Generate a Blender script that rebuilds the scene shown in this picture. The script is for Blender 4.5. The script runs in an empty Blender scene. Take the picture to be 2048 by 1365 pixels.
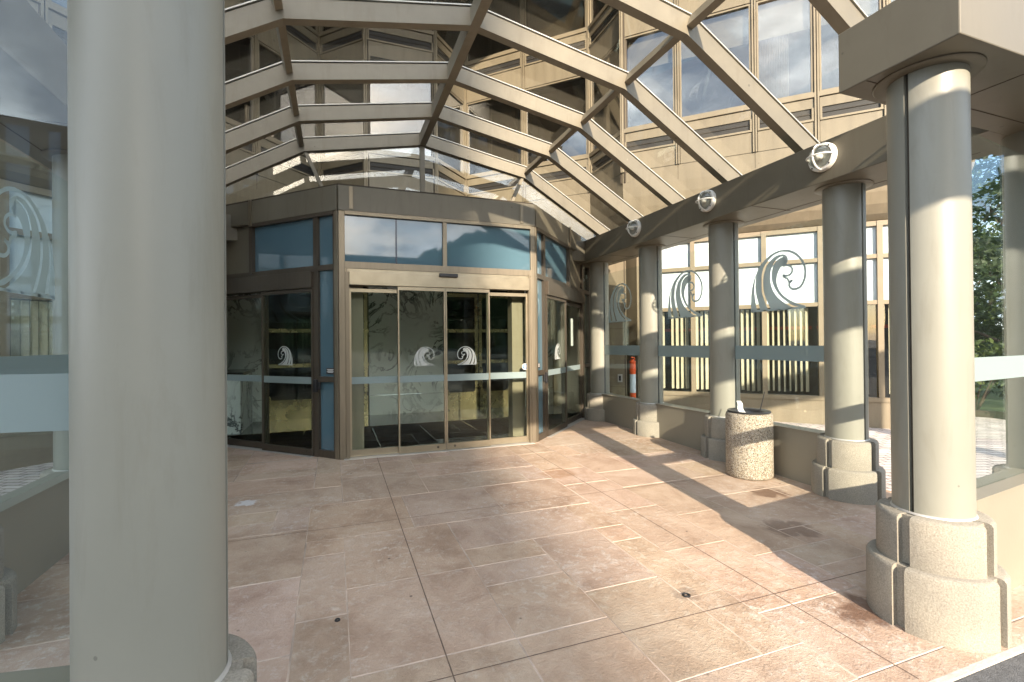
import bpy, bmesh, math, random
from mathutils import Vector, Matrix
random.seed(7)
R = math.radians
scene = bpy.context.scene
C = scene.collection

# ------------------------------------------------------------------ camera
cam_d = bpy.data.cameras.new("camera"); cam = bpy.data.objects.new("camera", cam_d); C.objects.link(cam)
cam_d.sensor_width = 36; cam_d.lens = 956 / 2048 * 36; cam_d.clip_start = 0.02; cam_d.clip_end = 5000
def unit(v):
    v = Vector(v); v.normalize(); return v
_ay = unit((669 - 1024, 691 - 682.5, 956)); _ax = unit((3598 - 1024, 664 - 682.5, 956))
_ax = unit(_ax - _ay * _ax.dot(_ay)); _az = _ax.cross(_ay)
if _az.y > 0: _az = -_az
RW = Matrix((_ax, _ay, _az))                      # world = RW @ (x right, y down, z forward)
cx_, cy_, cz_ = RW @ Vector((1, 0, 0)), RW @ Vector((0, -1, 0)), RW @ Vector((0, 0, -1))
M = Matrix((cx_, cy_, cz_)).transposed().to_4x4(); M.translation = Vector((0, 0, 1.5))
cam.matrix_world = M
scene.camera = cam

# ------------------------------------------------------------------ light
SUN_DIR = unit((0.137, 0.99, -0.388))             # direction the light travels
elev = math.asin(-SUN_DIR.z); az = math.atan2(-SUN_DIR.x, -SUN_DIR.y)   # azimuth from +Y, clockwise
w = bpy.data.worlds.new("World"); scene.world = w; w.use_nodes = True
nt = w.node_tree; nt.nodes.clear()
sky = nt.nodes.new("ShaderNodeTexSky"); sky.sky_type = 'NISHITA'; sky.sun_disc = False
sky.sun_elevation = elev; sky.sun_rotation = az; sky.air_density = 1.0; sky.dust_density = 1.5; sky.ozone_density = 1.2
tc = nt.nodes.new("ShaderNodeTexCoord")
mp = nt.nodes.new("ShaderNodeMapping"); mp.inputs['Scale'].default_value = (1.0, 1.0, 2.2)
nz = nt.nodes.new("ShaderNodeTexNoise"); nz.inputs['Scale'].default_value = 2.6; nz.inputs['Detail'].default_value = 9; nz.inputs['Roughness'].default_value = 0.58
rp = nt.nodes.new("ShaderNodeValToRGB"); rp.color_ramp.elements[0].position = 0.43; rp.color_ramp.elements[1].position = 0.62
mx = nt.nodes.new("ShaderNodeMixRGB"); nz2 = nt.nodes.new("ShaderNodeTexNoise"); nz2.inputs['Scale'].default_value = 5.5; nz2.inputs['Detail'].default_value = 8; nz2.inputs['Roughness'].default_value = 0.6
rp2 = nt.nodes.new("ShaderNodeValToRGB"); rp2.color_ramp.elements[0].position = 0.38; rp2.color_ramp.elements[1].position = 0.62
rp2.color_ramp.elements[0].color = (.36, .39, .44, 1); rp2.color_ramp.elements[1].color = (1, 1, 1, 1)
cm = nt.nodes.new("ShaderNodeMixRGB"); cm.blend_type = 'MULTIPLY'; cm.inputs['Fac'].default_value = 1; cm.inputs['Color2'].default_value = (14.0, 14.8, 15.6, 1)
nt.links.new(mp.outputs[0], nz2.inputs['Vector']); nt.links.new(nz2.outputs['Fac'], rp2.inputs['Fac']); nt.links.new(rp2.outputs['Color'], cm.inputs['Color1']); nt.links.new(cm.outputs[0], mx.inputs['Color2'])
bg = nt.nodes.new("ShaderNodeBackground"); bg.inputs['Strength'].default_value = 0.14
wo = nt.nodes.new("ShaderNodeOutputWorld")
L = nt.links
L.new(tc.outputs['Generated'], mp.inputs['Vector']); L.new(mp.outputs[0], nz.inputs['Vector']); L.new(nz.outputs['Fac'], rp.inputs['Fac'])
L.new(rp.outputs['Color'], mx.inputs['Fac']); L.new(sky.outputs[0], mx.inputs['Color1']); L.new(mx.outputs[0], bg.inputs['Color']); L.new(bg.outputs[0], wo.inputs[0])
sd = bpy.data.lights.new("sun", 'SUN'); sd.energy = 4.2; sd.angle = R(0.53); sd.color = (1.0, 0.85, 0.68)
so = bpy.data.objects.new("sun", sd); C.objects.link(so); so.rotation_euler = SUN_DIR.to_track_quat('-Z', 'Y').to_euler(); so.location = (-5, -30, 20)
scene.view_settings.view_transform = 'Standard'; scene.view_settings.look = 'None'; scene.view_settings.gamma = 1
scene.view_settings.exposure = 1.45
scene.cycles.max_bounces = 12; scene.cycles.transparent_max_bounces = 24; scene.cycles.glossy_bounces = 4; scene.cycles.diffuse_bounces = 4
scene.cycles.use_denoising = True
scene.cycles.sample_clamp_indirect = 6.0
scene.cycles.caustics_reflective = False; scene.cycles.caustics_refractive = False

# ------------------------------------------------------------------ materials
MAT = {}
def newmat(name):
    m = bpy.data.materials.new(name); m.use_nodes = True; m.node_tree.nodes.clear(); MAT[name] = m
    o = m.node_tree.nodes.new("ShaderNodeOutputMaterial"); return m, m.node_tree, o
def N(nt, t, **kw):
    n = nt.nodes.new(t)
    for k, v in kw.items():
        if k in n.inputs: n.inputs[k].default_value = v
        else: setattr(n, k, v)
    return n
def ramp(nt, fac, stops):
    r = nt.nodes.new("ShaderNodeValToRGB"); e = r.color_ramp.elements
    while len(e) < len(stops): e.new(0.5)
    for i, (p, c) in enumerate(stops): e[i].position = p; e[i].color = (*c, 1) if len(c) == 3 else c
    nt.links.new(fac, r.inputs['Fac']); return r.outputs['Color']
def pbr(name, col, rough=0.5, metal=0.0, var=0.12, scale=3.0, bump=0.0, bscale=60.0, spec=0.5, streak=False, specks=0.0):
    m, t, o = newmat(name)
    b = N(t, "ShaderNodeBsdfPrincipled", Roughness=rough, Metallic=metal); b.inputs['Specular IOR Level'].default_value = spec
    co = N(t, "ShaderNodeTexCoord")
    src = co.outputs['Object']
    if streak:
        mpp = N(t, "ShaderNodeMapping"); mpp.inputs['Scale'].default_value = (6, 6, 0.6); t.links.new(src, mpp.inputs[0]); src2 = mpp.outputs[0]
    else: src2 = src
    n = N(t, "ShaderNodeTexNoise", Scale=scale, Detail=6.0, Roughness=0.6); t.links.new(src2, n.inputs['Vector'])
    lo = tuple(c * (1 - var) for c in col); hi = tuple(min(1, c * (1 + var)) for c in col)
    cc = ramp(t, n.outputs['Fac'], [(0.3, lo), (0.7, hi)])
    if specks:      # chips, fly spots and drips
        v = N(t, "ShaderNodeTexVoronoi", Scale=specks); t.links.new(src, v.inputs['Vector'])
        sv = N(t, "ShaderNodeSeparateColor"); t.links.new(v.outputs['Color'], sv.inputs[0])
        th = N(t, "ShaderNodeMath", operation='MULTIPLY'); th.inputs[1].default_value = 0.075; t.links.new(sv.outputs[0], th.inputs[0])
        lt = N(t, "ShaderNodeMath", operation='LESS_THAN'); t.links.new(v.outputs['Distance'], lt.inputs[0]); t.links.new(th.outputs[0], lt.inputs[1])
        k = N(t, "ShaderNodeMath", operation='MULTIPLY'); k.inputs[1].default_value = .55; t.links.new(lt.outputs[0], k.inputs[0])
        pk = ramp(t, sv.outputs[1], [(0.55, tuple(c * .35 for c in col)), (0.75, tuple(min(1, c * 2.2) for c in col))])
        ms = N(t, "ShaderNodeMixRGB"); t.links.new(k.outputs[0], ms.inputs[0]); t.links.new(cc, ms.inputs[1]); t.links.new(pk, ms.inputs[2]); cc = ms.outputs[0]
        n9 = N(t, "ShaderNodeTexNoise", Scale=1.4, Detail=7.0, Roughness=0.7, Distortion=0.5); m9 = N(t, "ShaderNodeMapping"); m9.inputs['Scale'].default_value = (5, 5, .8); t.links.new(src, m9.inputs[0]); t.links.new(m9.outputs[0], n9.inputs['Vector'])
        d9 = ramp(t, n9.outputs['Fac'], [(0.52, (1, 1, 1)), (0.75, (.84, .82, .79))])
        md = N(t, "ShaderNodeMixRGB", blend_type='MULTIPLY'); md.inputs[0].default_value = 1; t.links.new(cc, md.inputs[1]); t.links.new(d9, md.inputs[2]); cc = md.outputs[0]
    t.links.new(cc, b.inputs['Base Color'])
    rr = N(t, "ShaderNodeMapRange"); rr.inputs[3].default_value = max(rough * .7, rough - 0.08); rr.inputs[4].default_value = min(rough * 1.35, rough + 0.1)
    t.links.new(n.outputs['Fac'], rr.inputs[0]); t.links.new(rr.outputs[0], b.inputs['Roughness'])
    if bump:
        n2 = N(t, "ShaderNodeTexNoise", Scale=bscale, Detail=3.0); t.links.new(src, n2.inputs['Vector'])
        bp = N(t, "ShaderNodeBump", Strength=bump, Distance=0.01); t.links.new(n2.outputs['Fac'], bp.inputs['Height']); t.links.new(bp.outputs[0], b.inputs['Normal'])
    t.links.new(b.outputs[0], o.inputs[0]); return m
def thin_glass(name, tint, f0, refl=(1, 1, 1), rough=0.0, power=5.0, dirt=0.0):
    m, t, o = newmat(name)
    lw = N(t, "ShaderNodeLayerWeight", Blend=0.5)
    pw = N(t, "ShaderNodeMath", operation='POWER'); pw.inputs[1].default_value = power; t.links.new(lw.outputs['Facing'], pw.inputs[0])
    ma = N(t, "ShaderNodeMath", operation='MULTIPLY_ADD'); ma.inputs[1].default_value = 0.85 * (1 - f0); ma.inputs[2].default_value = f0; t.links.new(pw.outputs[0], ma.inputs[0])
    tr = N(t, "ShaderNodeBsdfTransparent"); tr.inputs[0].default_value = (*tint, 1)
    gl = N(t, "ShaderNodeBsdfGlossy", Roughness=rough); gl.inputs[0].default_value = (*refl, 1)
    mxs = N(t, "ShaderNodeMixShader"); t.links.new(ma.outputs[0], mxs.inputs[0]); t.links.new(tr.outputs[0], mxs.inputs[1]); t.links.new(gl.outputs[0], mxs.inputs[2])
    # slight waviness so that reflections break up like float glass
    co = N(t, "ShaderNodeTexCoord"); n = N(t, "ShaderNodeTexNoise", Scale=1.3, Detail=1.0); t.links.new(co.outputs['Object'], n.inputs['Vector'])
    bp = N(t, "ShaderNodeBump", Strength=0.05, Distance=0.02); t.links.new(n.outputs['Fac'], bp.inputs['Height']); t.links.new(bp.outputs[0], gl.inputs['Normal'])
    if dirt:
        df = N(t, "ShaderNodeBsdfDiffuse"); df.inputs[0].default_value = (.75, .78, .78, 1)
        m2 = N(t, "ShaderNodeMixShader"); m2.inputs[0].default_value = dirt
        t.links.new(mxs.outputs[0], m2.inputs[1]); t.links.new(df.outputs[0], m2.inputs[2]); t.links.new(m2.outputs[0], o.inputs[0])
    else: t.links.new(mxs.outputs[0], o.inputs[0])
    return m

pbr('taupe_paint', (.25, .225, .172), 0.48, 0.0, 0.06, 2.0, 0.04, 40)
pbr('column_paint', (.262, .256, .21), 0.42, 0.0, 0.04, 1.6, 0.05, 18, specks=3.0)
pbr('beam_paint_shaded', (.145, .128, .092), 0.45, 0.0, 0.07, 2.0, 0.03, 30, specks=5.0)  # same paint as the columns, darkened to stand for lower light on the beams
pbr('rafter_paint', (.30, .257, .188), 0.42, 0.0, 0.08, 4.0, 0.03, 50, specks=5.0)
pbr('facade_panel', (.215, .178, .12), 0.45, 0.0, 0.10, 1.2, 0.03, 12, streak=True, specks=2.5)
pbr('facade_trim', (.24, .197, .133), 0.4, 0.1, 0.06, 3.0)
pbr('joint_dark', (.06, .045, .03), 0.8)
pbr('vent_dark', (.022, .02, .018), 0.6)
pbr('champagne_metal', (.225, .19, .137), 0.36, 0.55, 0.10, 3.0, streak=True)
pbr('bronze_metal', (.10, .082, .062), 0.4, 0.5, 0.10, 3.0, streak=True)
pbr('brushed_rail', (.37, .32, .23), 0.3, 0.7, 0.10, 5.0)
pbr('aluminium_cap', (.50, .48, .44), 0.4, 0.3, 0.05)
pbr('black_rubber', (.012, .012, .013), 0.5)
pbr('black_plastic', (.02, .02, .022), 0.35)
pbr('white_metal', (.78, .76, .7), 0.4, 0.0, 0.06, 20)
pbr('lamp_grey', (.30, .30, .27), 0.35, 0.3)
pbr('white_plain', (.85, .85, .84), 0.5)
pbr('brass', (.50, .41, .23), 0.26, 0.9, 0.08, 4.0)
pbr('black_lacquer', (.008, .008, .009), 0.06, 0.0, 0.0, spec=0.7)
pbr('spandrel_glass', (.085, .155, .195), 0.03, 0.0, 0.04, 1.0, spec=0.9)
pbr('orange_plastic', (.85, .11, .015), 0.45)
pbr('reflective_white', (.62, .70, .72), 0.35)
pbr('curtain_cloth', (.72, .69, .62), 0.8)
pbr('roller_blind', (.80, .80, .76), 0.7)
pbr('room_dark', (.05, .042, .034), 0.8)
pbr('blind_slat', (.78, .70, .54), 0.6)
pbr('red_trim', (.30, .04, .02), 0.6)
pbr('frosted_panel', (.58, .66, .68), 0.25, 0.0, 0.02)
pbr('blue_sticker', (.03, .14, .42), 0.4)
pbr('asphalt', (.10, .10, .10), 0.9, 0.0, 0.25, 30, 0.5, 160)
pbr('lobby_tile', (.10, .10, .105), 0.12, 0.0, 0.35, 1.5, spec=0.6)
pbr('desk_stone', (.03, .028, .026), 0.2)
pbr('bark', (.09, .065, .045), 0.9, 0.0, 0.2, 8)
pbr('car_paint', (.10, .26, .42), 0.2, 0.2, 0.02, spec=0.7)
pbr('car_glass', (.01, .012, .014), 0.05, spec=0.8)
pbr('tower_wall', (.13, .115, .10), 0.7, 0.0, 0.1, 0.4)
pbr('tower_window', (.20, .26, .32), 0.06, 0.3, 0.2, 0.3, spec=0.9)
pbr('grass', (.055, .085, .025), 0.9, 0.0, 0.35, 2.0, 0.6, 40)
pbr('red_flower', (.55, .03, .03), 0.6)
thin_glass('screen_glass', (.95, .98, .975), 0.038, (.88, .96, 1.0), dirt=0.003)
thin_glass('roof_glass', (.95, .96, .95), 0.05, dirt=0.006)
thin_glass('gable_glass', (.95, .97, .96), 0.065)
thin_glass('door_glass', (.92, .96, .935), 0.022, (.85, .95, .95))
thin_glass('window_glass', (.63, .62, .59), 0.15, (.95, .96, .97), power=3.0)
thin_glass('ground_glass', (.88, .90, .88), 0.07)
thin_glass('lamp_glass', (.93, .95, .93), 0.08)

def frosted(name, col, tr=0.35, tl=0.4):
    m, t, o = newmat(name)
    d = N(t, "ShaderNodeBsdfDiffuse"); d.inputs[0].default_value = (*col, 1)
    l = N(t, "ShaderNodeBsdfTranslucent"); l.inputs[0].default_value = (*col, 1)
    p = N(t, "ShaderNodeBsdfTransparent"); p.inputs[0].default_value = (.9, .95, .95, 1)
    m1 = N(t, "ShaderNodeMixShader"); m1.inputs[0].default_value = tl; t.links.new(d.outputs[0], m1.inputs[1]); t.links.new(l.outputs[0], m1.inputs[2])
    m2 = N(t, "ShaderNodeMixShader"); m2.inputs[0].default_value = tr; t.links.new(m1.outputs[0], m2.inputs[1]); t.links.new(p.outputs[0], m2.inputs[2])
    t.links.new(m2.outputs[0], o.inputs[0]); return m
frosted('frosted_vinyl', (.31, .385, .385), 0.15, .18)
frosted('emblem_vinyl', (.42, .50, .49), 0.03, .2)
frosted('white_vinyl', (.66, .70, .68), 0.05, .3)

def mat_concrete():
    m, t, o = newmat('base_concrete'); co = N(t, "ShaderNodeTexCoord")
    b = N(t, "ShaderNodeBsdfPrincipled", Roughness=0.9)
    n = N(t, "ShaderNodeTexNoise", Scale=140.0, Detail=3.0); n3 = N(t, "ShaderNodeTexNoise", Scale=4.0, Detail=5.0)
    for q in (n, n3): t.links.new(co.outputs['Object'], q.inputs['Vector'])
    c1 = ramp(t, n.outputs['Fac'], [(0.3, (.23, .205, .165)), (0.7, (.35, .325, .27))])
    c2 = ramp(t, n3.outputs['Fac'], [(0.3, (.82, .82, .82)), (0.7, (1.08, 1.06, 1.02))])
    mm = N(t, "ShaderNodeMixRGB", blend_type='MULTIPLY'); mm.inputs[0].default_value = 1; t.links.new(c1, mm.inputs[1]); t.links.new(c2, mm.inputs[2])
    t.links.new(mm.outputs[0], b.inputs['Base Color'])
    bp = N(t, "ShaderNodeBump", Strength=0.45, Distance=0.006); t.links.new(n.outputs['Fac'], bp.inputs['Height']); t.links.new(bp.outputs[0], b.inputs['Normal'])
    t.links.new(b.outputs[0], o.inputs[0])
mat_concrete()

def mat_aggregate():
    m, t, o = newmat('aggregate'); co = N(t, "ShaderNodeTexCoord")
    b = N(t, "ShaderNodeBsdfPrincipled", Roughness=0.75)
    v = N(t, "ShaderNodeTexVoronoi", Scale=135.0); t.links.new(co.outputs['Object'], v.inputs['Vector'])
    sep = N(t, "ShaderNodeSeparateColor"); t.links.new(v.outputs['Color'], sep.inputs[0])
    c = ramp(t, sep.outputs[0], [(0.0, (.10, .08, .06)), (0.22, (.28, .22, .16)), (0.5, (.43, .37, .28)), (0.8, (.58, .53, .44)), (1.0, (.34, .33, .31))])
    d = ramp(t, v.outputs['Distance'], [(0.45, (1, 1, 1)), (0.8, (.52, .47, .40))])
    mm = N(t, "ShaderNodeMixRGB", blend_type='MULTIPLY'); mm.inputs[0].default_value = 1; t.links.new(c, mm.inputs[1]); t.links.new(d, mm.inputs[2])
    t.links.new(mm.outputs[0], b.inputs['Base Color'])
    bp = N(t, "ShaderNodeBump", Strength=0.6, Distance=0.004, invert=True); t.links.new(v.outputs['Distance'], bp.inputs['Height']); t.links.new(bp.outputs[0], b.inputs['Normal'])
    t.links.new(b.outputs[0], o.inputs[0])
mat_aggregate()

def mat_slab():
    m, t, o = newmat('stamped_concrete'); co = N(t, "ShaderNodeTexCoord")
    b = N(t, "ShaderNodeBsdfPrincipled", Roughness=0.72); b.inputs['Specular IOR Level'].default_value = 0.4
    at = N(t, "ShaderNodeAttribute", attribute_name='tone')
    mpn = N(t, "ShaderNodeMapping"); mpn.inputs['Scale'].default_value = (1, 1, 1)
    t.links.new(co.outputs['Object'], mpn.inputs[0])
    n1 = N(t, "ShaderNodeTexNoise", Scale=2.1, Detail=9.0, Roughness=0.68, Distortion=0.6)
    n2 = N(t, "ShaderNodeTexNoise", Scale=17.0, Detail=10.0, Roughness=0.78, Distortion=0.25)
    n3 = N(t, "ShaderNodeTexNoise", Scale=0.8, Detail=5.0)
    n4 = N(t, "ShaderNodeTexNoise", Scale=75.0, Detail=3.0)
    for q in (n1, n2, n3, n4): t.links.new(mpn.outputs[0], q.inputs['Vector'])
    c1 = ramp(t, n1.outputs['Fac'], [(0.30, (.34, .228, .158)), (0.5, (.48, .345, .252)), (0.70, (.575, .44, .338))])
    pale = ramp(t, n2.outputs['Fac'], [(0.50, (0, 0, 0)), (0.66, (1, 1, 1))])
    area = ramp(t, n3.outputs['Fac'], [(0.40, (.18, .18, .18)), (0.64, (.95, .95, .95))])
    pm = N(t, "ShaderNodeMath", operation='MULTIPLY'); t.links.new(pale, pm.inputs[0]); t.links.new(area, pm.inputs[1])
    mix = N(t, "ShaderNodeMixRGB"); mix.inputs[2].default_value = (.66, .59, .51, 1); t.links.new(pm.outputs[0], mix.inputs[0]); t.links.new(c1, mix.inputs[1])
    tone = N(t, "ShaderNodeMixRGB", blend_type='MULTIPLY'); tone.inputs[0].default_value = 1
    t.links.new(mix.outputs[0], tone.inputs[1]); t.links.new(at.outputs['Color'], tone.inputs[2])
    # rust, gum and water stains with shapes of their own
    src = tone.outputs[0]
    for (sx, sy, rad, str_, colr, ns) in ((4.02, 3.55, .30, .75, (.13, .065, .035), 5), (3.42, 2.85, .34, .5, (.10, .055, .035), 7), (2.78, 1.86, .30, .75, (.11, .05, .028), 6),
                                          (1.97, 2.36, .14, .35, (.10, .08, .07), 9), (2.35, 4.9, .35, .45, (.30, .15, .06), 4), (-.78, 5.05, .16, .6, (.80, .82, .84), 22)):
        vm = N(t, "ShaderNodeVectorMath", operation='DISTANCE'); vm.inputs[1].default_value = (sx, sy, .02 * (sy - 3.2)); t.links.new(co.outputs['Object'], vm.inputs[0])
        nn = N(t, "ShaderNodeTexNoise", Scale=float(ns), Detail=6.0, Distortion=1.0); t.links.new(co.outputs['Object'], nn.inputs['Vector'])
        mr = N(t, "ShaderNodeMapRange"); mr.inputs[1].default_value = 0; mr.inputs[2].default_value = rad; mr.inputs[3].default_value = 1; mr.inputs[4].default_value = 0; t.links.new(vm.outputs['Value'], mr.inputs[0])
        ad = N(t, "ShaderNodeMath", operation='MULTIPLY'); t.links.new(mr.outputs[0], ad.inputs[0]); t.links.new(nn.outputs['Fac'], ad.inputs[1])
        sr = ramp(t, ad.outputs[0], [(0.20, (0, 0, 0)), (0.29, (str_,) * 3)])
        mk = N(t, "ShaderNodeMixRGB"); mk.inputs[2].default_value = (*colr, 1); t.links.new(sr, mk.inputs[0]); t.links.new(src, mk.inputs[1]); src = mk.outputs[0]
    # small dark specks
    vs = N(t, "ShaderNodeTexVoronoi", Scale=3.2, feature='F1'); t.links.new(co.outputs['Object'], vs.inputs['Vector'])
    vr = ramp(t, vs.outputs['Distance'], [(0.018, (.8, .8, .8)), (0.04, (0, 0, 0))])
    mk = N(t, "ShaderNodeMixRGB"); mk.inputs[2].default_value = (.06, .045, .04, 1); t.links.new(vr, mk.inputs[0]); t.links.new(src, mk.inputs[1])
    t.links.new(mk.outputs[0], b.inputs['Base Color'])
    rr = ramp(t, n2.outputs['Fac'], [(0.3, (.55,) * 3), (0.7, (.85,) * 3)]); t.links.new(rr, b.inputs['Roughness'])
    h = N(t, "ShaderNodeMath", operation='MULTIPLY_ADD'); h.inputs[1].default_value = 0.35; t.links.new(n4.outputs['Fac'], h.inputs[0]); t.links.new(n2.outputs['Fac'], h.inputs[2])
    bp = N(t, "ShaderNodeBump", Strength=0.8, Distance=0.014); t.links.new(h.outputs[0], bp.inputs['Height']); t.links.new(bp.outputs[0], b.inputs['Normal'])
    t.links.new(b.outputs[0], o.inputs[0])
mat_slab()
pbr('slab_joint', (.49, .385, .305), 0.85, 0.0, 0.35, 3.0)
pbr('saw_cut', (.15, .105, .075), 0.9, 0.0, 0.3, 20.0)
pbr('kerb_edge', (.50, .46, .40), 0.9, 0.0, 0.15, 10.0, 0.3, 60)

def mat_brick():
    m, t, o = newmat('brick_paving'); co = N(t, "ShaderNodeTexCoord"); mpn = N(t, "ShaderNodeMapping"); mpn.inputs['Rotation'].default_value = (0, 0, R(20)); t.links.new(co.outputs['Object'], mpn.inputs[0])
    br = N(t, "ShaderNodeTexBrick", Scale=1.0); br.inputs['Brick Width'].default_value = .22; br.inputs['Row Height'].default_value = .11; br.inputs['Mortar Size'].default_value = .008
    br.inputs['Color1'].default_value = (.62, .55, .51, 1); br.inputs['Color2'].default_value = (.70, .64, .60, 1); br.inputs['Mortar'].default_value = (.14, .11, .095, 1)
    n = N(t, "ShaderNodeTexNoise", Scale=3.0, Detail=8.0); t.links.new(co.outputs['Object'], n.inputs['Vector']); t.links.new(mpn.outputs[0], br.inputs['Vector'])
    c2 = ramp(t, n.outputs['Fac'], [(0.3, (.7, .7, .7)), (0.7, (1.15, 1.12, 1.1))])
    mm = N(t, "ShaderNodeMixRGB", blend_type='MULTIPLY'); mm.inputs[0].default_value = 1; t.links.new(br.outputs['Color'], mm.inputs[1]); t.links.new(c2, mm.inputs[2])
    b = N(t, "ShaderNodeBsdfPrincipled", Roughness=0.85); t.links.new(mm.outputs[0], b.inputs['Base Color'])
    bp = N(t, "ShaderNodeBump", Strength=0.6, Distance=0.01, invert=True); t.links.new(br.outputs['Fac'], bp.inputs['Height']); t.links.new(bp.outputs[0], b.inputs['Normal'])
    t.links.new(b.outputs[0], o.inputs[0])
mat_brick()

def mat_marble():
    m, t, o = newmat('marble'); co = N(t, "ShaderNodeTexCoord")
    b = N(t, "ShaderNodeBsdfPrincipled", Roughness=0.12)
    n = N(t, "ShaderNodeTexNoise", Scale=1.25, Detail=8.0, Roughness=0.6, Distortion=1.5); t.links.new(co.outputs['Object'], n.inputs['Vector'])
    sub = N(t, "ShaderNodeMath", operation='SUBTRACT'); sub.inputs[1].default_value = 0.5; t.links.new(n.outputs['Fac'], sub.inputs[0])
    ab = N(t, "ShaderNodeMath", operation='ABSOLUTE'); t.links.new(sub.outputs[0], ab.inputs[0])
    n2 = N(t, "ShaderNodeTexNoise", Scale=0.9, Detail=3.0); t.links.new(co.outputs['Object'], n2.inputs['Vector'])
    v = ramp(t, ab.outputs[0], [(0.0, (.07, .08, .085)), (0.012, (.22, .23, .23)), (0.034, (.82, .83, .81))])
    keep = ramp(t, n2.outputs['Fac'], [(0.42, (1, 1, 1)), (0.58, (0, 0, 0))])
    mm = N(t, "ShaderNodeMixRGB"); mm.inputs[2].default_value = (.84, .85, .83, 1); t.links.new(keep, mm.inputs[0]); t.links.new(v, mm.inputs[1])
    t.links.new(mm.outputs[0], b.inputs['Base Color']); t.links.new(b.outputs[0], o.inputs[0])
mat_marble()

def mat_leaf(name, c1, c2, c3):
    m, t, o = newmat(name); at = N(t, "ShaderNodeAttribute", attribute_name='tone'); sp = N(t, "ShaderNodeSeparateColor"); t.links.new(at.outputs['Color'], sp.inputs[0])
    c = ramp(t, sp.outputs[0], [(0.0, c1), (0.5, c2), (1.0, c3)])
    d = N(t, "ShaderNodeBsdfPrincipled", Roughness=0.6); t.links.new(c, d.inputs['Base Color'])
    l = N(t, "ShaderNodeBsdfTranslucent"); t.links.new(c, l.inputs[0])
    mxs = N(t, "ShaderNodeMixShader"); mxs.inputs[0].default_value = 0.35; t.links.new(d.outputs[0], mxs.inputs[1]); t.links.new(l.outputs[0], mxs.inputs[2]); t.links.new(mxs.outputs[0], o.inputs[0])
mat_leaf('leaf_dark', (.018, .035, .012), (.035, .065, .02), (.07, .10, .03))
mat_leaf('leaf_mid', (.04, .07, .015), (.08, .12, .03), (.15, .18, .045))

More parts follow.
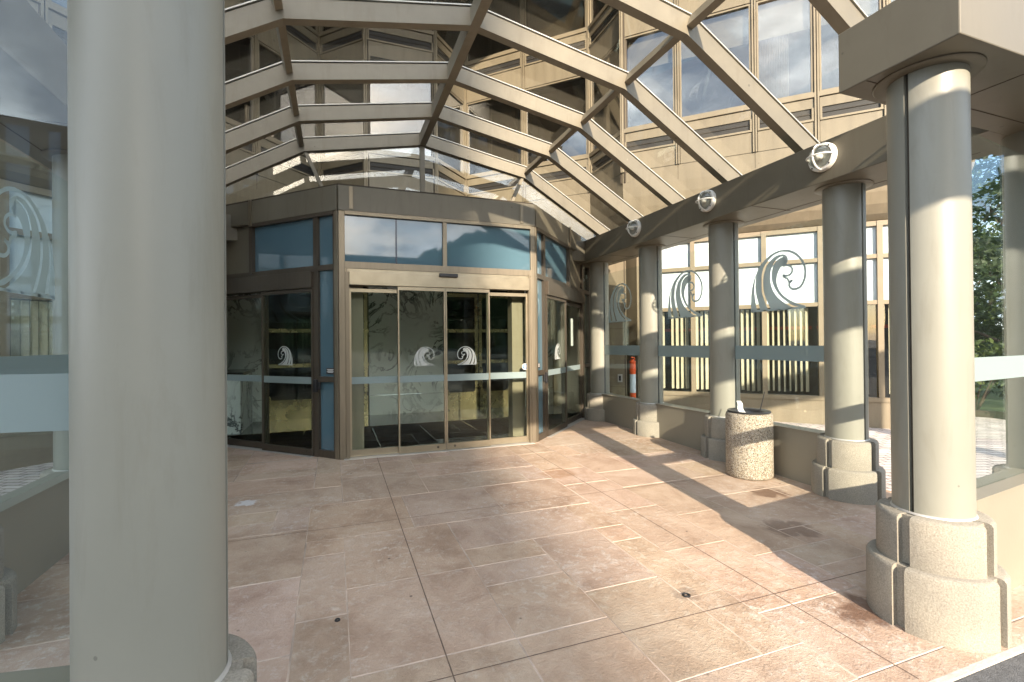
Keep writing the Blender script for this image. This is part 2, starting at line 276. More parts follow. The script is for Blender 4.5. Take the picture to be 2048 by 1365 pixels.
# ------------------------------------------------------------------ mesh builder
class MB:
    def __init__(self): self.v = []; self.f = []; self.m = []; self.t = []
    def poly(self, pts, mi=0, tone=1.0):
        i = len(self.v); self.v += [tuple(p) for p in pts]; self.f.append(tuple(range(i, i + len(pts)))); self.m.append(mi); self.t.append(tone)
    def hexa(self, p, mi=0):          # 8 points: bottom ring 0-3, top ring 4-7
        i = len(self.v); self.v += [tuple(q) for q in p]
        for f in ((0, 3, 2, 1), (4, 5, 6, 7), (0, 1, 5, 4), (1, 2, 6, 5), (2, 3, 7, 6), (3, 0, 4, 7)):
            self.f.append(tuple(i + k for k in f)); self.m.append(mi); self.t.append(1.0)
    def box(self, x0, x1, y0, y1, z0, z1, mi=0):
        self.hexa([(x0, y0, z0), (x1, y0, z0), (x1, y1, z0), (x0, y1, z0), (x0, y0, z1), (x1, y0, z1), (x1, y1, z1), (x0, y1, z1)], mi)
    def fbox(self, F, s0, s1, n0, n1, z0, z1, mi=0):   # box in a wall frame F = (origin, along, outward)
        o, d, n = F
        def P(s, k, z): return (o[0] + d[0] * s + n[0] * k, o[1] + d[1] * s + n[1] * k, z)
        self.hexa([P(s0, n1, z0), P(s1, n1, z0), P(s1, n0, z0), P(s0, n0, z0), P(s0, n1, z1), P(s1, n1, z1), P(s1, n0, z1), P(s0, n0, z1)], mi)
    def fring(self, F, s0, s1, n0, n1, z0, z1, wd, mi=0, wb=None, wt=None):
        wb = wb or wd; wt = wt or wd
        self.fbox(F, s0, s0 + wd, n0, n1, z0, z1, mi); self.fbox(F, s1 - wd, s1, n0, n1, z0, z1, mi)
        self.fbox(F, s0 + wd, s1 - wd, n0, n1, z0, z0 + wb, mi); self.fbox(F, s0 + wd, s1 - wd, n0, n1, z1 - wt, z1, mi)
    def lathe(self, prof, seg=48, c=(0, 0), mi=0, a0=0, a1=2 * math.pi):
        i = len(self.v); full = abs(a1 - a0 - 2 * math.pi) < 1e-6; n = seg if full else seg + 1
        for r, z in prof:
            for k in range(n):
                a = a0 + (a1 - a0) * k / seg; self.v.append((c[0] + r * math.cos(a), c[1] + r * math.sin(a), z))
        for j in range(len(prof) - 1):
            for k in range(seg):
                k2 = (k + 1) % n
                self.f.append((i + j * n + k, i + j * n + k2, i + (j + 1) * n + k2, i + (j + 1) * n + k)); self.m.append(mi); self.t.append(1.0)
    def tube(self, pts, r, seg=8, mi=0, cap=True):
        pts = [Vector(p) for p in pts]; rings = []
        rs = r if isinstance(r, (list, tuple)) else [r] * len(pts)
        for k, p in enumerate(pts):
            d = (pts[min(k + 1, len(pts) - 1)] - pts[max(k - 1, 0)]).normalized()
            up = Vector((0, 0, 1)) if abs(d.z) < 0.9 else Vector((1, 0, 0))
            a = d.cross(up).normalized(); b = d.cross(a); i = len(self.v); rings.append(i)
            for q in range(seg):
                an = 2 * math.pi * q / seg; self.v.append(tuple(p + (a * math.cos(an) + b * math.sin(an)) * rs[k]))
        for k in range(len(rings) - 1):
            for q in range(seg):
                q2 = (q + 1) % seg; self.f.append((rings[k] + q, rings[k] + q2, rings[k + 1] + q2, rings[k + 1] + q)); self.m.append(mi); self.t.append(1.0)
        if cap:
            self.f.append(tuple(rings[0] + q for q in range(seg))); self.m.append(mi); self.t.append(1.0)
            self.f.append(tuple(rings[-1] + q for q in reversed(range(seg)))); self.m.append(mi); self.t.append(1.0)
    def build(self, name, mats, parent=None, smooth=False, bevel=0.0, origin=None):
        if isinstance(mats, str): mats = [mats]
        off = Vector(parent_loc(parent)) if parent else Vector(origin or (0, 0, 0))
        me = bpy.data.meshes.new(name); me.from_pydata([tuple(Vector(p) - off) for p in self.v], [], self.f)
        for q in mats: me.materials.append(MAT[q])
        me.polygons.foreach_set('material_index', self.m)
        if any(t != 1.0 for t in self.t):
            ca = me.color_attributes.new('tone', 'FLOAT_COLOR', 'CORNER'); k = 0; dat = []
            for f, t in zip(self.f, self.t):
                t3 = t if isinstance(t, tuple) else (t, t, t)
                dat += [*t3, 1.0] * len(f)
            ca.data.foreach_set('color', dat)
        bm = bmesh.new(); bm.from_mesh(me)
        bmesh.ops.recalc_face_normals(bm, faces=bm.faces)
        bm.to_mesh(me); bm.free()
        if smooth: me.shade_auto_smooth(use_auto_smooth=True, angle=R(35)) if hasattr(me, 'shade_auto_smooth') else me.shade_smooth()
        o = bpy.data.objects.new(name, me); C.objects.link(o)
        if parent: o.parent = parent
        else: o.location = off
        if smooth:
            for p in me.polygons: p.use_smooth = True
            try: me.set_sharp_from_angle(angle=R(38))
            except Exception: pass
        if bevel:
            b = o.modifiers.new('bevel', 'BEVEL'); b.width = bevel; b.segments = 2; b.limit_method = 'ANGLE'; b.angle_limit = R(40)
        return o
def parent_loc(o):
    l = Vector((0, 0, 0))
    while o: l += Vector(o.location); o = o.parent
    return l
def thing(name, label, cat, loc=(0, 0, 0), group=None):
    o = bpy.data.objects.new(name, None); C.objects.link(o); o.location = loc; o.empty_display_size = 0.2
    o['label'] = label; o['category'] = cat; o['kind'] = 'thing'
    if group: o['group'] = group
    return o
def tag(o, label, cat, group=None):
    o['label'] = label; o['category'] = cat; o['kind'] = 'thing'
    if group: o['group'] = group
    return o
def struct(o, kind='structure'): o['kind'] = kind; return o
def dup(root, loc, label, rotz=0.0, group=None):
    r = root.copy(); C.objects.link(r); r.location = loc; r.rotation_euler = (0, 0, rotz); r['label'] = label
    if group: r['group'] = group
    for ch in list(root.children):
        c = ch.copy(); C.objects.link(c); c.parent = r
        for g in list(ch.children):
            d = g.copy(); C.objects.link(d); d.parent = c
    return r
def fz(y): return 0.02 * (min(y, 6.6) - 3.2)          # the forecourt rises gently towards the doors
def frame2(p0, p1, flip=False):
    d = Vector((p1[0] - p0[0], p1[1] - p0[1])); Ln = d.length; d.normalize(); n = Vector((d.y, -d.x))
    if flip: n = -n
    return (p0, (d.x, d.y), (n.x, n.y)), Ln

AX = 1.395                                             # symmetry axis of the entrance
def mir(x): return 2 * AX - x

# ================================================================== SETTING
b = MB(); S_ = 1500
b.poly([(-S_, -S_, -.075), (S_, -S_, -.075), (S_, S_, -.075), (-S_, S_, -.075)])
struct(b.build('ground', 'asphalt'))

# stamped concrete forecourt: random ashlar slabs cast in one sheet
def forecourt():
    cell = 0.27; x0, x1, y0, y1 = -2.1, 5.0, 1.5, 8.7
    nx = int((x1 - x0) / cell) + 1; ny = int((y1 - y0) / cell) + 1
    used = [[False] * ny for _ in range(nx)]; rng = random.Random(21); b = MB(); J = .0045
    kinds = [(2, 2), (3, 2), (2, 3), (3, 3), (4, 2), (2, 1), (3, 1), (1, 2), (3, 1), (1, 3), (3, 2)]
    def z(y): return fz(y)
    xc = {int(round((.5 - x0) / cell)), int(round((2.47 - x0) / cell))}
    for j in range(ny):
        for i in range(nx):
            if used[i][j]: continue
            opts = kinds[:]; rng.shuffle(opts); opts.append((1, 1))
            if rng.random() < .45: opts.sort(key=lambda k: -k[0] * k[1] + rng.random() * 6)
            for (a, c) in opts:
                if i + a > nx or j + c > ny: continue
                if any(used[i + p][j + q] for p in range(a) for q in range(c)): continue
                break
            for p in range(a):
                for q in range(c): used[i + p][j + q] = True
            xa, xb, ya, yb = x0 + i * cell, x0 + (i + a) * cell, y0 + j * cell, y0 + (j + c) * cell
            jx = [rng.uniform(-.004, .004) for _ in range(4)]
            t = rng.uniform(.93, 1.05); tt = (t * rng.uniform(.97, 1.03), t, t * rng.uniform(.95, 1.04))
            xa += J + jx[0]; xb -= J + jx[1]; ya += J + jx[2]; yb -= J + jx[3]
            b.poly([(xa, ya, z(ya)), (xb, ya, z(ya)), (xb, yb, z(yb)), (xa, yb, z(yb))], 0, tt)
            e = .004
            for (p, q) in (((xa, ya), (xb, ya)), ((xb, ya), (xb, yb)), ((xb, yb), (xa, yb)), ((xa, yb), (xa, ya))):
                cxm, cym = (xa + xb) / 2, (ya + yb) / 2
                def out(pt): return (pt[0] + (e if pt[0] > cxm else -e), pt[1] + (e if pt[1] > cym else -e))
                q2, p2 = out(q), out(p)
                b.poly([(p[0], p[1], z(p[1])), (q[0], q[1], z(q[1])), (q2[0], q2[1], z(q2[1]) - .004), (p2[0], p2[1], z(p2[1]) - .004)], 1)
    # bed under the joints, front border and edge
    b.poly([(x0, y0, z(y0) - .0035), (x1, y0, z(y0) - .0035), (x1, 6.6, z(6.6) - .0035), (x0, 6.6, z(6.6) - .0035)], 1)
    b.poly([(x0, 6.6, z(6.6) - .0035), (x1, 6.6, z(6.6) - .0035), (x1, 8.8, z(6.6) - .0035), (x0, 8.8, z(6.6) - .0035)], 1)
    b.poly([(-6, 1.375, z(1.375)), (9, 1.375, z(1.375)), (9, 1.495, z(1.495)), (-6, 1.495, z(1.495))], 0, (.98, .98, .98))
    b.poly([(-6, 1.345, z(1.34) + .001), (9, 1.345, z(1.34) + .001), (9, 1.375, z(1.375)), (-6, 1.375, z(1.375))], 3)
    b.poly([(-6, 1.345, -.08), (9, 1.345, -.08), (9, 1.345, z(1.34) + .001), (-6, 1.345, z(1.34) + .001)], 3)
    for X in (.5, 2.47):
        w_ = .0032; b.poly([(X - w_, 1.4, z(1.4) + .0012), (X + w_, 1.4, z(1.4) + .0012), (X + w_, 6.6, z(6.6) + .0012), (X - w_, 6.6, z(6.6) + .0012)], 2)
    for Y in (2.16, 4.15):
        w_ = .003; b.poly([(x0, Y - w_, z(Y) + .0014), (x1, Y - w_, z(Y) + .0014), (x1, Y + w_, z(Y) + .0014), (x0, Y + w_, z(Y) + .0014)], 2)
    o = b.build('entrance_pavement', ['stamped_concrete', 'slab_joint', 'saw_cut', 'kerb_edge']); struct(o)
forecourt()
b = MB(); b.poly([(-6, -.9, -.070), (9, -.9, -.070), (9, 1.34, -.045), (-6, 1.34, -.045)])
struct(b.build('road', 'asphalt'))

def tilt_sheet(name, mat, poly_, dz):
    b = MB(); b.poly([(x, y, fz(y) + dz) for x, y in poly_]); return struct(b.build(name, mat))
for nm, sg in (('brick_path', 1), ('brick_path', -1)):
    pts = [(4.6, 1.42), (9.6, 1.42), (11.2, 3.6), (11.6, 5.2), (11.0, 6.3), (6.6, 6.62), (4.6, 6.62)]
    pts2 = [(4.6, 6.6), (12, 6.6), (12, 12), (4.6, 12)]
    if sg < 0: pts = [(mir(x), y) for x, y in pts][::-1]; pts2 = [(mir(x), y) for x, y in pts2][::-1]
    b = MB(); b.poly([(x, y, fz(y) - .006) for x, y in pts]); b.poly([(x, y, fz(6.6) - .008) for x, y in pts2])
    struct(b.build(nm, 'brick_paving'))
b = MB()
b.poly([(9.6, 0, -.03), (60, -8, -.03), (60, 40, -.03), (12, 40, -.03), (11.0, 6.3, -.03), (11.6, 5.2, -.03), (11.2, 3.6, -.03)])
struct(b.build('lawn', 'grass'))

# ================================================================== COLUMNS
SOFF = 3.0
def column_proto(loc, label):
    t = thing('column', label, 'column', loc, 'round columns of the entrance canopy')
    r = .176; b = MB(); g = math.asin(.011 / r)
    # two half shells with a recessed seam on either side
    for a0 in (math.pi / 2, -math.pi / 2):
        A0, A1 = a0 + g, a0 + math.pi - g
        b.lathe([(r - .02, .56), (r, .562), (r, 3.1)], 40, mi=0, a0=A0, a1=A1)
        for a in (A0, A1):
            b.poly([(r * math.cos(a), r * math.sin(a), .56), ((r - .03) * math.cos(a), (r - .03) * math.sin(a), .56), ((r - .03) * math.cos(a), (r - .03) * math.sin(a), 3.1), (r * math.cos(a), r * math.sin(a), 3.1)])
    b.lathe([(r - .022, .55), (r - .022, 3.1)], 40, mi=1)
    for q in range(len(b.v)): x, y, z = b.v[q]; b.v[q] = (x + loc[0], y + loc[1], z + loc[2])
    b.build('shaft', ['column_paint', 'joint_dark'], t, smooth=True)
    b = MB(); b.lathe([(r + .001, .563), (r + .009, .563), (r + .005, .571), (r, .573)], 40)
    for q in range(len(b.v)): x, y, z = b.v[q]; b.v[q] = (x + loc[0], y + loc[1], z + loc[2])
    b.build('sealant_ring', 'aluminium_cap', t, smooth=True)
    for nm, rr, z0, z1 in (('plinth', .298, -.14, .30), ('upper_base', .25, .30, .562)):
        b = MB(); gap = .03 / rr
        for k in range(4):
            c = k * math.pi / 2 + math.pi / 4
            A0, A1 = c - math.pi / 4 + gap, c + math.pi / 4 - gap
            b.lathe([(0.02, z1), (rr - .022, z1), (rr - .008, z1 - .006), (rr, z1 - .02), (rr, z0)], 14, a0=A0, a1=A1)
            for a in (A0, A1):
                b.poly([(rr * math.cos(a), rr * math.sin(a), z0), (rr * math.cos(a), rr * math.sin(a), z1 - .02), ((rr - .008) * math.cos(a), (rr - .008) * math.sin(a), z1 - .006), ((rr - .022) * math.cos(a), (rr - .022) * math.sin(a), z1), (.02 * math.cos(a), .02 * math.sin(a), z1), (.02 * math.cos(a), .02 * math.sin(a), z0)])
        b.lathe([(0.0, z1 - .004), (rr - .035, z1 - .004), (rr - .035, z0)], 40)
        for q in range(len(b.v)): x, y, z = b.v[q]; b.v[q] = (x + loc[0], y + loc[1], z + loc[2])
        b.build(nm, 'base_concrete', t, smooth=True)
    b = MB(); b.lathe([(r, 2.938), (r + .055, 2.940), (r + .064, 2.946), (r + .064, 2.957)], 40)
    for q in range(len(b.v)): x, y, z = b.v[q]; b.v[q] = (x + loc[0], y + loc[1], z + loc[2] )
    b.build('collar', 'beam_paint_shaded', t, smooth=True)
    return t
CX = 4.68; CY = [1.87, 3.245, 4.79, 6.30, 7.86]
E_POS = (3.09, 1.675); L_POS = (-.476, 1.61)
col = column_proto((E_POS[0], E_POS[1], 0), 'sunlit beige column on a stepped concrete base at the near right corner')
H2 = math.pi / 2
right_labels = ['column at the right picture edge behind the sunlit glass screen', 'beige column on a notched base between the near corner column and the concrete bin',
                'beige column standing directly behind the speckled concrete bin', 'slim column just right of the orange bollard, low base in shade', 'farthest column, beside the right wing of the glass entrance']
left_labels = ['left row column beside the outer left screen, nearest the road', 'left row column between two glass screens, second from the road', 'column seen through the left foreground glass, partly hidden by the big pale column',
               'left row column hidden behind the big pale foreground column', 'farthest left column beside the left wing of the entrance']
# seams of the colonnade columns lie along the row (Y); those of the two portal columns along X
for i, y in enumerate(CY):
    dup(col, (CX, y, .07 if i else 0), right_labels[i], 0)
    dup(col, (mir(CX), y, .07 if i else 0), left_labels[i], 0)
col.rotation_euler = (0, 0, H2)
dup(col, (L_POS[0], L_POS[1], 0), 'large pale grey column filling the left foreground', H2)
hi = bpy.data.meshes['collar'].copy()
for v in hi.vertices: v.co.z += .058
for o in C.objects:
    if o.name.startswith('collar') and o.parent and abs(o.parent.location.y) > 1.675 and o.parent is not col: o.data = hi
# shafts stand plumb on bases sunk to the sloping pavement
for o in list(C.objects):
    if o.name.startswith('column') and o.parent is None and o.location.z > .05: o.location.z = -.01

# ================================================================== CANOPY BEAMS
def beam(name, label, boxes, seams=(), origin=(0, 0, 0)):
    t = thing(name, label, 'beam', origin, 'canopy edge beams')
    b = MB()
    for bx in boxes: b.box(*bx)
    b.build('casing', 'beam_paint_shaded', t, bevel=.006)
    b = MB()
    for s in seams: b.box(*s)
    if seams: b.build('seam', 'joint_dark', t)
    return t
ZB, ZT = 3.0, 3.385
def sidebeam(sg, label):
    X0, X1 = (4.34, 5.02)
    f = (lambda x: x) if sg > 0 else mir
    def bx(a, c, y0, y1, z0, z1): p, q = sorted((f(a), f(c))); return (p, q, y0, y1, z0, z1)
    boxes = [bx(X0, X1, 2.215, 8.35, ZB, ZT), bx(3.66, X0 - .002, 7.78, 8.33, ZB + .01, ZT - .01)]
    seams = [bx(4.86, 4.868, 2.25, 8.3, ZB - .002, ZB + .003)]
    for y in (2.5, 4.02, 5.55, 7.08): seams.append(bx(X0 - .002, X1 - .1, y, y + .006, ZB - .0025, ZB + .003))
    return beam('canopy_beam', label, boxes, seams, (f(4.68), 5.0, ZB))
sidebeam(1, 'long taupe beam over the right row of columns, carrying the bulkhead lamps')
sidebeam(-1, 'long taupe beam over the left row of columns, seen through the left glass')
beam('canopy_beam', 'short boxed beam end over the near right corner column', [(2.79, 5.02, 1.372, 1.955, 2.952, 3.30), (4.30, 5.03, 1.957, 2.21, 2.956, 3.28)], [(3.55, 3.556, 1.38, 1.95, 2.950, 2.955), (2.8, 5.0, 1.80, 1.806, 2.950, 2.955)], (3.9, 1.66, 2.95))
beam('canopy_beam', 'boxed beam end over the large pale left foreground column', [(mir(5.02), mir(2.90), 1.372, 1.955, 2.952, 3.30), (mir(5.03), mir(4.30), 1.957, 2.21, 2.956, 3.28)], [(mir(3.556), mir(3.55), 1.38, 1.95, 2.950, 2.955)], (-1.1, 1.66, 2.95))

# unseen beam added behind the viewpoint to throw shade across the column tops
t = thing('shade_beam', 'plain beam of the outer drive canopy on two round posts over the road', 'shade beam', (1.4, -2.2, 0))
b = MB(); b.box(-3.2, 7.6, -2.45, -1.95, 3.78, 4.16); b.build('crossbeam', 'beam_paint_shaded', t, bevel=.01)
for x in (-2.9, 7.3):
    b = MB(); b.lathe([(.18, -.08), (.18, 3.78)], 32, (x, -2.2)); b.build('post', 'column_paint', t, smooth=True)

# ================================================================== GLASS VAULT
vault = thing('glass_canopy', 'faceted glass roof on bent beige steel frames over the forecourt', 'glass roof', (AX, 4.7, 3.4))
FY = [1.60, 2.655, 3.71, 4.764, 5.835, 6.88, 7.928]
BOT = [(-1.86 - .02, 3.40), (-.42, 4.47), (AX, 4.81), (3.21, 4.47), (4.67 + .02, 3.40)]
BOT = [(mir(4.98), 3.415), (mir(3.212), 4.47), (AX, 4.812), (3.212, 4.47), (4.98, 3.415)]
def offset_line(pts, d):
    res = []
    for i in range(len(pts)):
        ns = []
        for a, c in ((i - 1, i), (i, i + 1)):
            if a >= 0 and c < len(pts):
                dx, dz = pts[c][0] - pts[a][0], pts[c][1] - pts[a][1]; l = math.hypot(dx, dz); ns.append((-dz / l, dx / l))
        if len(ns) == 1: n = ns[0]; k = 1
        else:
            n = (ns[0][0] + ns[1][0], ns[0][1] + ns[1][1]); l = math.hypot(*n); n = (n[0] / l, n[1] / l); k = 1 / (n[0] * ns[0][0] + n[1] * ns[0][1])
        res.append((pts[i][0] + n[0] * d * k, pts[i][1] + n[1] * d * k))
    return res
DEP = .185; TOP = offset_line(BOT, DEP); CAP = offset_line(BOT, DEP + .024); CAPB = offset_line(BOT, DEP + .012); GL = offset_line(BOT, DEP + .010)
def swept(b, lo, hi, y0, y1, mi=0):
    for i in range(len(lo) - 1):
        b.hexa([(lo[i][0], y0, lo[i][1]), (lo[i + 1][0], y0, lo[i + 1][1]), (lo[i + 1][0], y1, lo[i + 1][1]), (lo[i][0], y1, lo[i][1]),
                (hi[i][0], y0, hi[i][1]), (hi[i + 1][0], y0, hi[i + 1][1]), (hi[i + 1][0], y1, hi[i + 1][1]), (hi[i][0], y1, hi[i][1])], mi)
for y in FY:
    b = MB(); swept(b, BOT, TOP, y, y + .10); b.build('roof_frame', 'rafter_paint', vault)
    b = MB(); swept(b, CAPB, CAP, y - .012, y + .112); b.build('glazing_bar', 'aluminium_cap', vault)
def purlin(k, wd, nm):
    b = MB(); x, z = TOP[k]; x2, z2 = BOT[k]
    dx, dz = (x - x2) / DEP, (z - z2) / DEP; l = math.hypot(dx, dz); ux, uz = dx / l, dz / l; px, pz = -uz, ux
    for a, c in zip(FY[:-1], FY[1:]):
        lo, hi = -.115, .0
        P = lambda s, h: (x + px * s + ux * h, z + pz * s + uz * h)
        q = [P(-wd / 2, lo), P(wd / 2, lo), P(wd / 2, hi), P(-wd / 2, hi)]
        ya, yb = a + .1005, c - .0005
        b.hexa([(q[0][0], ya, q[0][1]), (q[1][0], ya, q[1][1]), (q[1][0], yb, q[1][1]), (q[0][0], yb, q[0][1]), (q[3][0], ya, q[3][1]), (q[2][0], ya, q[2][1]), (q[2][0], yb, q[2][1]), (q[3][0], yb, q[3][1])])
    b.build(nm, 'rafter_paint', vault)
purlin(1, .07, 'purlin'); purlin(3, .07, 'purlin')
b = MB(); zr = BOT[2][1]; b.box(AX - .05, AX + .05, FY[0] - .02, FY[-1] + .12, zr - .012, TOP[2][1] - .004); b.build('ridge_bar', 'rafter_paint', vault)
for s in range(4):
    for a, c in zip(FY[:-1], FY[1:]):
        b = MB(); p, q = GL[s], GL[s + 1]; ya, yb = a + .06, c + .04
        b.poly([(p[0], ya, p[1]), (q[0], ya, q[1]), (q[0], yb, q[1]), (p[0], yb, p[1])])
        o = b.build('roof_pane', 'roof_glass', vault); sm = o.modifiers.new('thickness', 'SOLIDIFY'); sm.thickness = .008
GY = 7.99
for (x0, z0, x1, z1, wd) in ((mir(3.18), 4.46, mir(2.72), 3.44, .055), (AX, 4.80, AX, 3.44, .075), (3.18, 4.46, 2.72, 3.44, .055)):
    b = MB(); b.hexa([(x1 - wd / 2, GY - .04, z1), (x1 + wd / 2, GY - .04, z1), (x1 + wd / 2, GY + .04, z1), (x1 - wd / 2, GY + .04, z1), (x0 - wd / 2, GY - .04, z0), (x0 + wd / 2, GY - .04, z0), (x0 + wd / 2, GY + .04, z0), (x0 - wd / 2, GY + .04, z0)])
    b.build('gable_post', 'rafter_paint', vault)
b = MB(); b.poly([(mir(4.9), GY, 3.42), (4.9, GY, 3.42)] + [(x, GY, z) for x, z in reversed(BOT)])
o = b.build('gable_pane', 'gable_glass', vault); sm = o.modifiers.new('thickness', 'SOLIDIFY'); sm.thickness = .008

# ================================================================== BULKHEAD LAMPS
def lamp_proto(loc, label):
    t = thing('bulkhead_lamp', label, 'wall lamp', loc, 'white caged bulkhead lamps on the right beam')
    x, y, z = loc
    def spin(prof, name, mat, smooth=True, seg=40):   # lathe about the X axis pointing to -X
        b = MB(); b.lathe(prof, seg); b.v = [(x - p[2], y + p[0], z + p[1]) for p in b.v]; return b.build(name, mat, t, smooth=smooth)
    spin([(.0, 0), (.125, 0), (.132, .006), (.132, .04), (.126, .05), (.108, .055), (.100, .05), (.100, .02), (0, .02)], 'housing', 'white_metal')
    spin([(.0, .056), (.099, .0562)], 'reflector', 'lamp_grey')
    spin([(.101, .045), (.1, .07), (.09, .10), (.065, .128), (.03, .143), (0, .147)], 'glass_dome', 'lamp_glass')
    b = MB(); b.lathe([(0, .02), (.022, .022), (.026, .05), (.034, .07), (.03, .095), (.015, .107), (0, .11)], 20); b.v = [(x - p[2], y + p[0], z + p[1]) for p in b.v]; b.build('bulb', 'white_metal', t, smooth=True)
    arc = lambda u, v: [(x - (.048 + .108 * math.sin(a)), y + u * .116 * math.cos(a), z + v * .116 * math.cos(a)) for a in [math.pi * k / 14 for k in range(15)]]
    b = MB(); b.tube(arc(1, 0), .0085, 8); b.tube(arc(0, 1), .0085, 8); b.build('wire_guard', 'white_metal', t, smooth=True)
    b = MB()
    for a in (45, 135, 225, 315):
        cy, cz = y + .116 * math.cos(R(a)), z + .116 * math.sin(R(a)); b.box(x - .058, x - .05, cy - .006, cy + .006, cz - .006, cz + .006)
    b.build('screw', 'black_plastic', t)
    return t
lm = lamp_proto((4.34, 3.185, 3.225), 'nearest white caged lamp on the right beam, largest of the row')
dup(lm, (4.34, 4.67, 3.235), 'white caged lamp above the column behind the concrete bin')
dup(lm, (4.34, 6.18, 3.245), 'smallest white caged lamp on the right beam, above the orange bollard')
dup(lm, (4.34, 1.98 + .16, 3.22), 'white caged lamp mostly hidden behind the near boxed beam end')

# ================================================================== LOW WALLS AND GLASS SCREENS
LOGO = {'a1':[(0.0,0.0),(0.001,0.139),(0.014,0.323),(0.046,0.467),(0.104,0.625)],
'a2':[(0.125,0.001),(0.092,0.177),(0.075,0.317),(0.077,0.445),(0.112,0.626)],
'b1':[(0.194,0.001),(0.147,0.164),(0.11,0.295),(0.095,0.406),(0.105,0.515),(0.115,0.623),(0.183,0.741),(0.302,0.848),(0.428,0.915),(0.544,0.94),(0.623,0.939)],
'b2':[(0.347,0.001),(0.286,0.134),(0.235,0.274),(0.21,0.412),(0.212,0.538),(0.241,0.669),(0.29,0.756),(0.37,0.833),(0.463,0.887),(0.554,0.912),(0.623,0.913)],
'c1':[(0.399,0.006),(0.339,0.13),(0.278,0.269),(0.251,0.407),(0.253,0.533),(0.283,0.654),(0.337,0.753),(0.421,0.828),(0.513,0.87),(0.612,0.874)],
'c2':[(0.819,0.008),(0.669,0.091),(0.534,0.193),(0.445,0.306),(0.395,0.435),(0.385,0.569),(0.409,0.68),(0.461,0.769),(0.542,0.826),(0.622,0.845)],
'd1':[(0.938,0.024),(0.801,0.055),(0.698,0.114),(0.574,0.215),(0.485,0.328),(0.426,0.458),(0.413,0.574),(0.435,0.694),(0.481,0.766),(0.562,0.818),(0.631,0.832)],
'd2':[(0.992,0.04),(0.857,0.084),(0.727,0.15),(0.613,0.237),(0.536,0.34),(0.502,0.448),(0.508,0.535),(0.54,0.618),(0.58,0.672),(0.629,0.699),(0.693,0.732)],
'e1':[(0.612,0.874),(0.665,0.853),(0.699,0.816),(0.709,0.772),(0.692,0.723),(0.658,0.699)],
'e2':[(0.612,0.846),(0.625,0.827),(0.620,0.801),(0.62,0.767),(0.62,0.733),(0.62,0.696)],
'f1':[(0.0,0.0),(0.368,0.002),(0.706,0.003),(1.0,0.003)],
'f2':[(0.001,0.042),(0.369,0.03),(0.707,0.028),(0.992,0.04)],
'r':[(0.623,0.926),(0.719,0.906),(0.812,0.86),(0.89,0.792),(0.947,0.716),(0.986,0.627),(0.997,0.536),(0.984,0.447),(0.947,0.369),(0.897,0.321),(0.823,0.305),(0.767,0.319),(0.728,0.361),(0.731,0.404),(0.76,0.434),(0.786,0.447)],
'l':[(0.786,0.447),(0.717,0.429),(0.703,0.475),(0.636,0.514),(0.622,0.545),(0.675,0.528),(0.733,0.535),(0.776,0.575),(0.776,0.63),(0.735,0.674),(0.678,0.69),(0.619,0.688)]}
def smoothline(p, n=28):
    # Catmull-Rom resampling at equal parameter steps of arc length
    d = [0]
    for a, c in zip(p[:-1], p[1:]): d.append(d[-1] + math.hypot(c[0] - a[0], c[1] - a[1]))
    out = []
    for k in range(n):
        s = d[-1] * k / (n - 1); i = 0
        while i < len(p) - 2 and d[i + 1] < s: i += 1
        u = (s - d[i]) / max(1e-9, d[i + 1] - d[i])
        p0, p1, p2, p3 = p[max(i - 1, 0)], p[i], p[i + 1], p[min(i + 2, len(p) - 1)]
        out.append(tuple(.5 * (2 * p1[j] + (p2[j] - p0[j]) * u + (2 * p0[j] - 5 * p1[j] + 4 * p2[j] - p3[j]) * u * u + (3 * p1[j] - p0[j] - 3 * p2[j] + p3[j]) * u ** 3) for j in (0, 1)))
    return out
def logo_quads():
    Q = []
    for a, c in (('a1', 'a2'), ('b1', 'b2'), ('c1', 'c2'), ('d1', 'd2'), ('e1', 'e2'), ('f1', 'f2')):
        A, B_ = smoothline(LOGO[a]), smoothline(LOGO[c])
        for i in range(len(A) - 1): Q.append((A[i], A[i + 1], B_[i + 1], B_[i]))
    for key, wd in (('r', .036), ('l', .032)):
        P = smoothline(LOGO[key], 60 if key == 'r' else 48); Lf = []; Rt = []
        for i in range(len(P)):
            a, c = P[max(i - 1, 0)], P[min(i + 1, len(P) - 1)]; dx, dy = c[0] - a[0], c[1] - a[1]; l = math.hypot(dx, dy) or 1; nx, ny = -dy / l * wd / 2, dx / l * wd / 2
            Lf.append((P[i][0] + nx, P[i][1] + ny)); Rt.append((P[i][0] - nx, P[i][1] - ny))
        for i in range(len(P) - 1): Q.append((Lf[i], Lf[i + 1], Rt[i + 1], Rt[i]))
    return Q
LQ = logo_quads()
def put_logo(b, F, s0, z0, sc, n, flip=False, th=.0012):
    o, d, nn = F
    for qi, q in enumerate(LQ):
        pts = []
        for (u, v) in q:
            s = s0 + (1 - u if flip else u) * sc
            k = n + th * (qi % 5) * .06
            pts.append((o[0] + d[0] * s + nn[0] * k, o[1] + d[1] * s + nn[1] * k, z0 + v * sc))
        b.poly(pts)
WT = .565; GT = 2.755
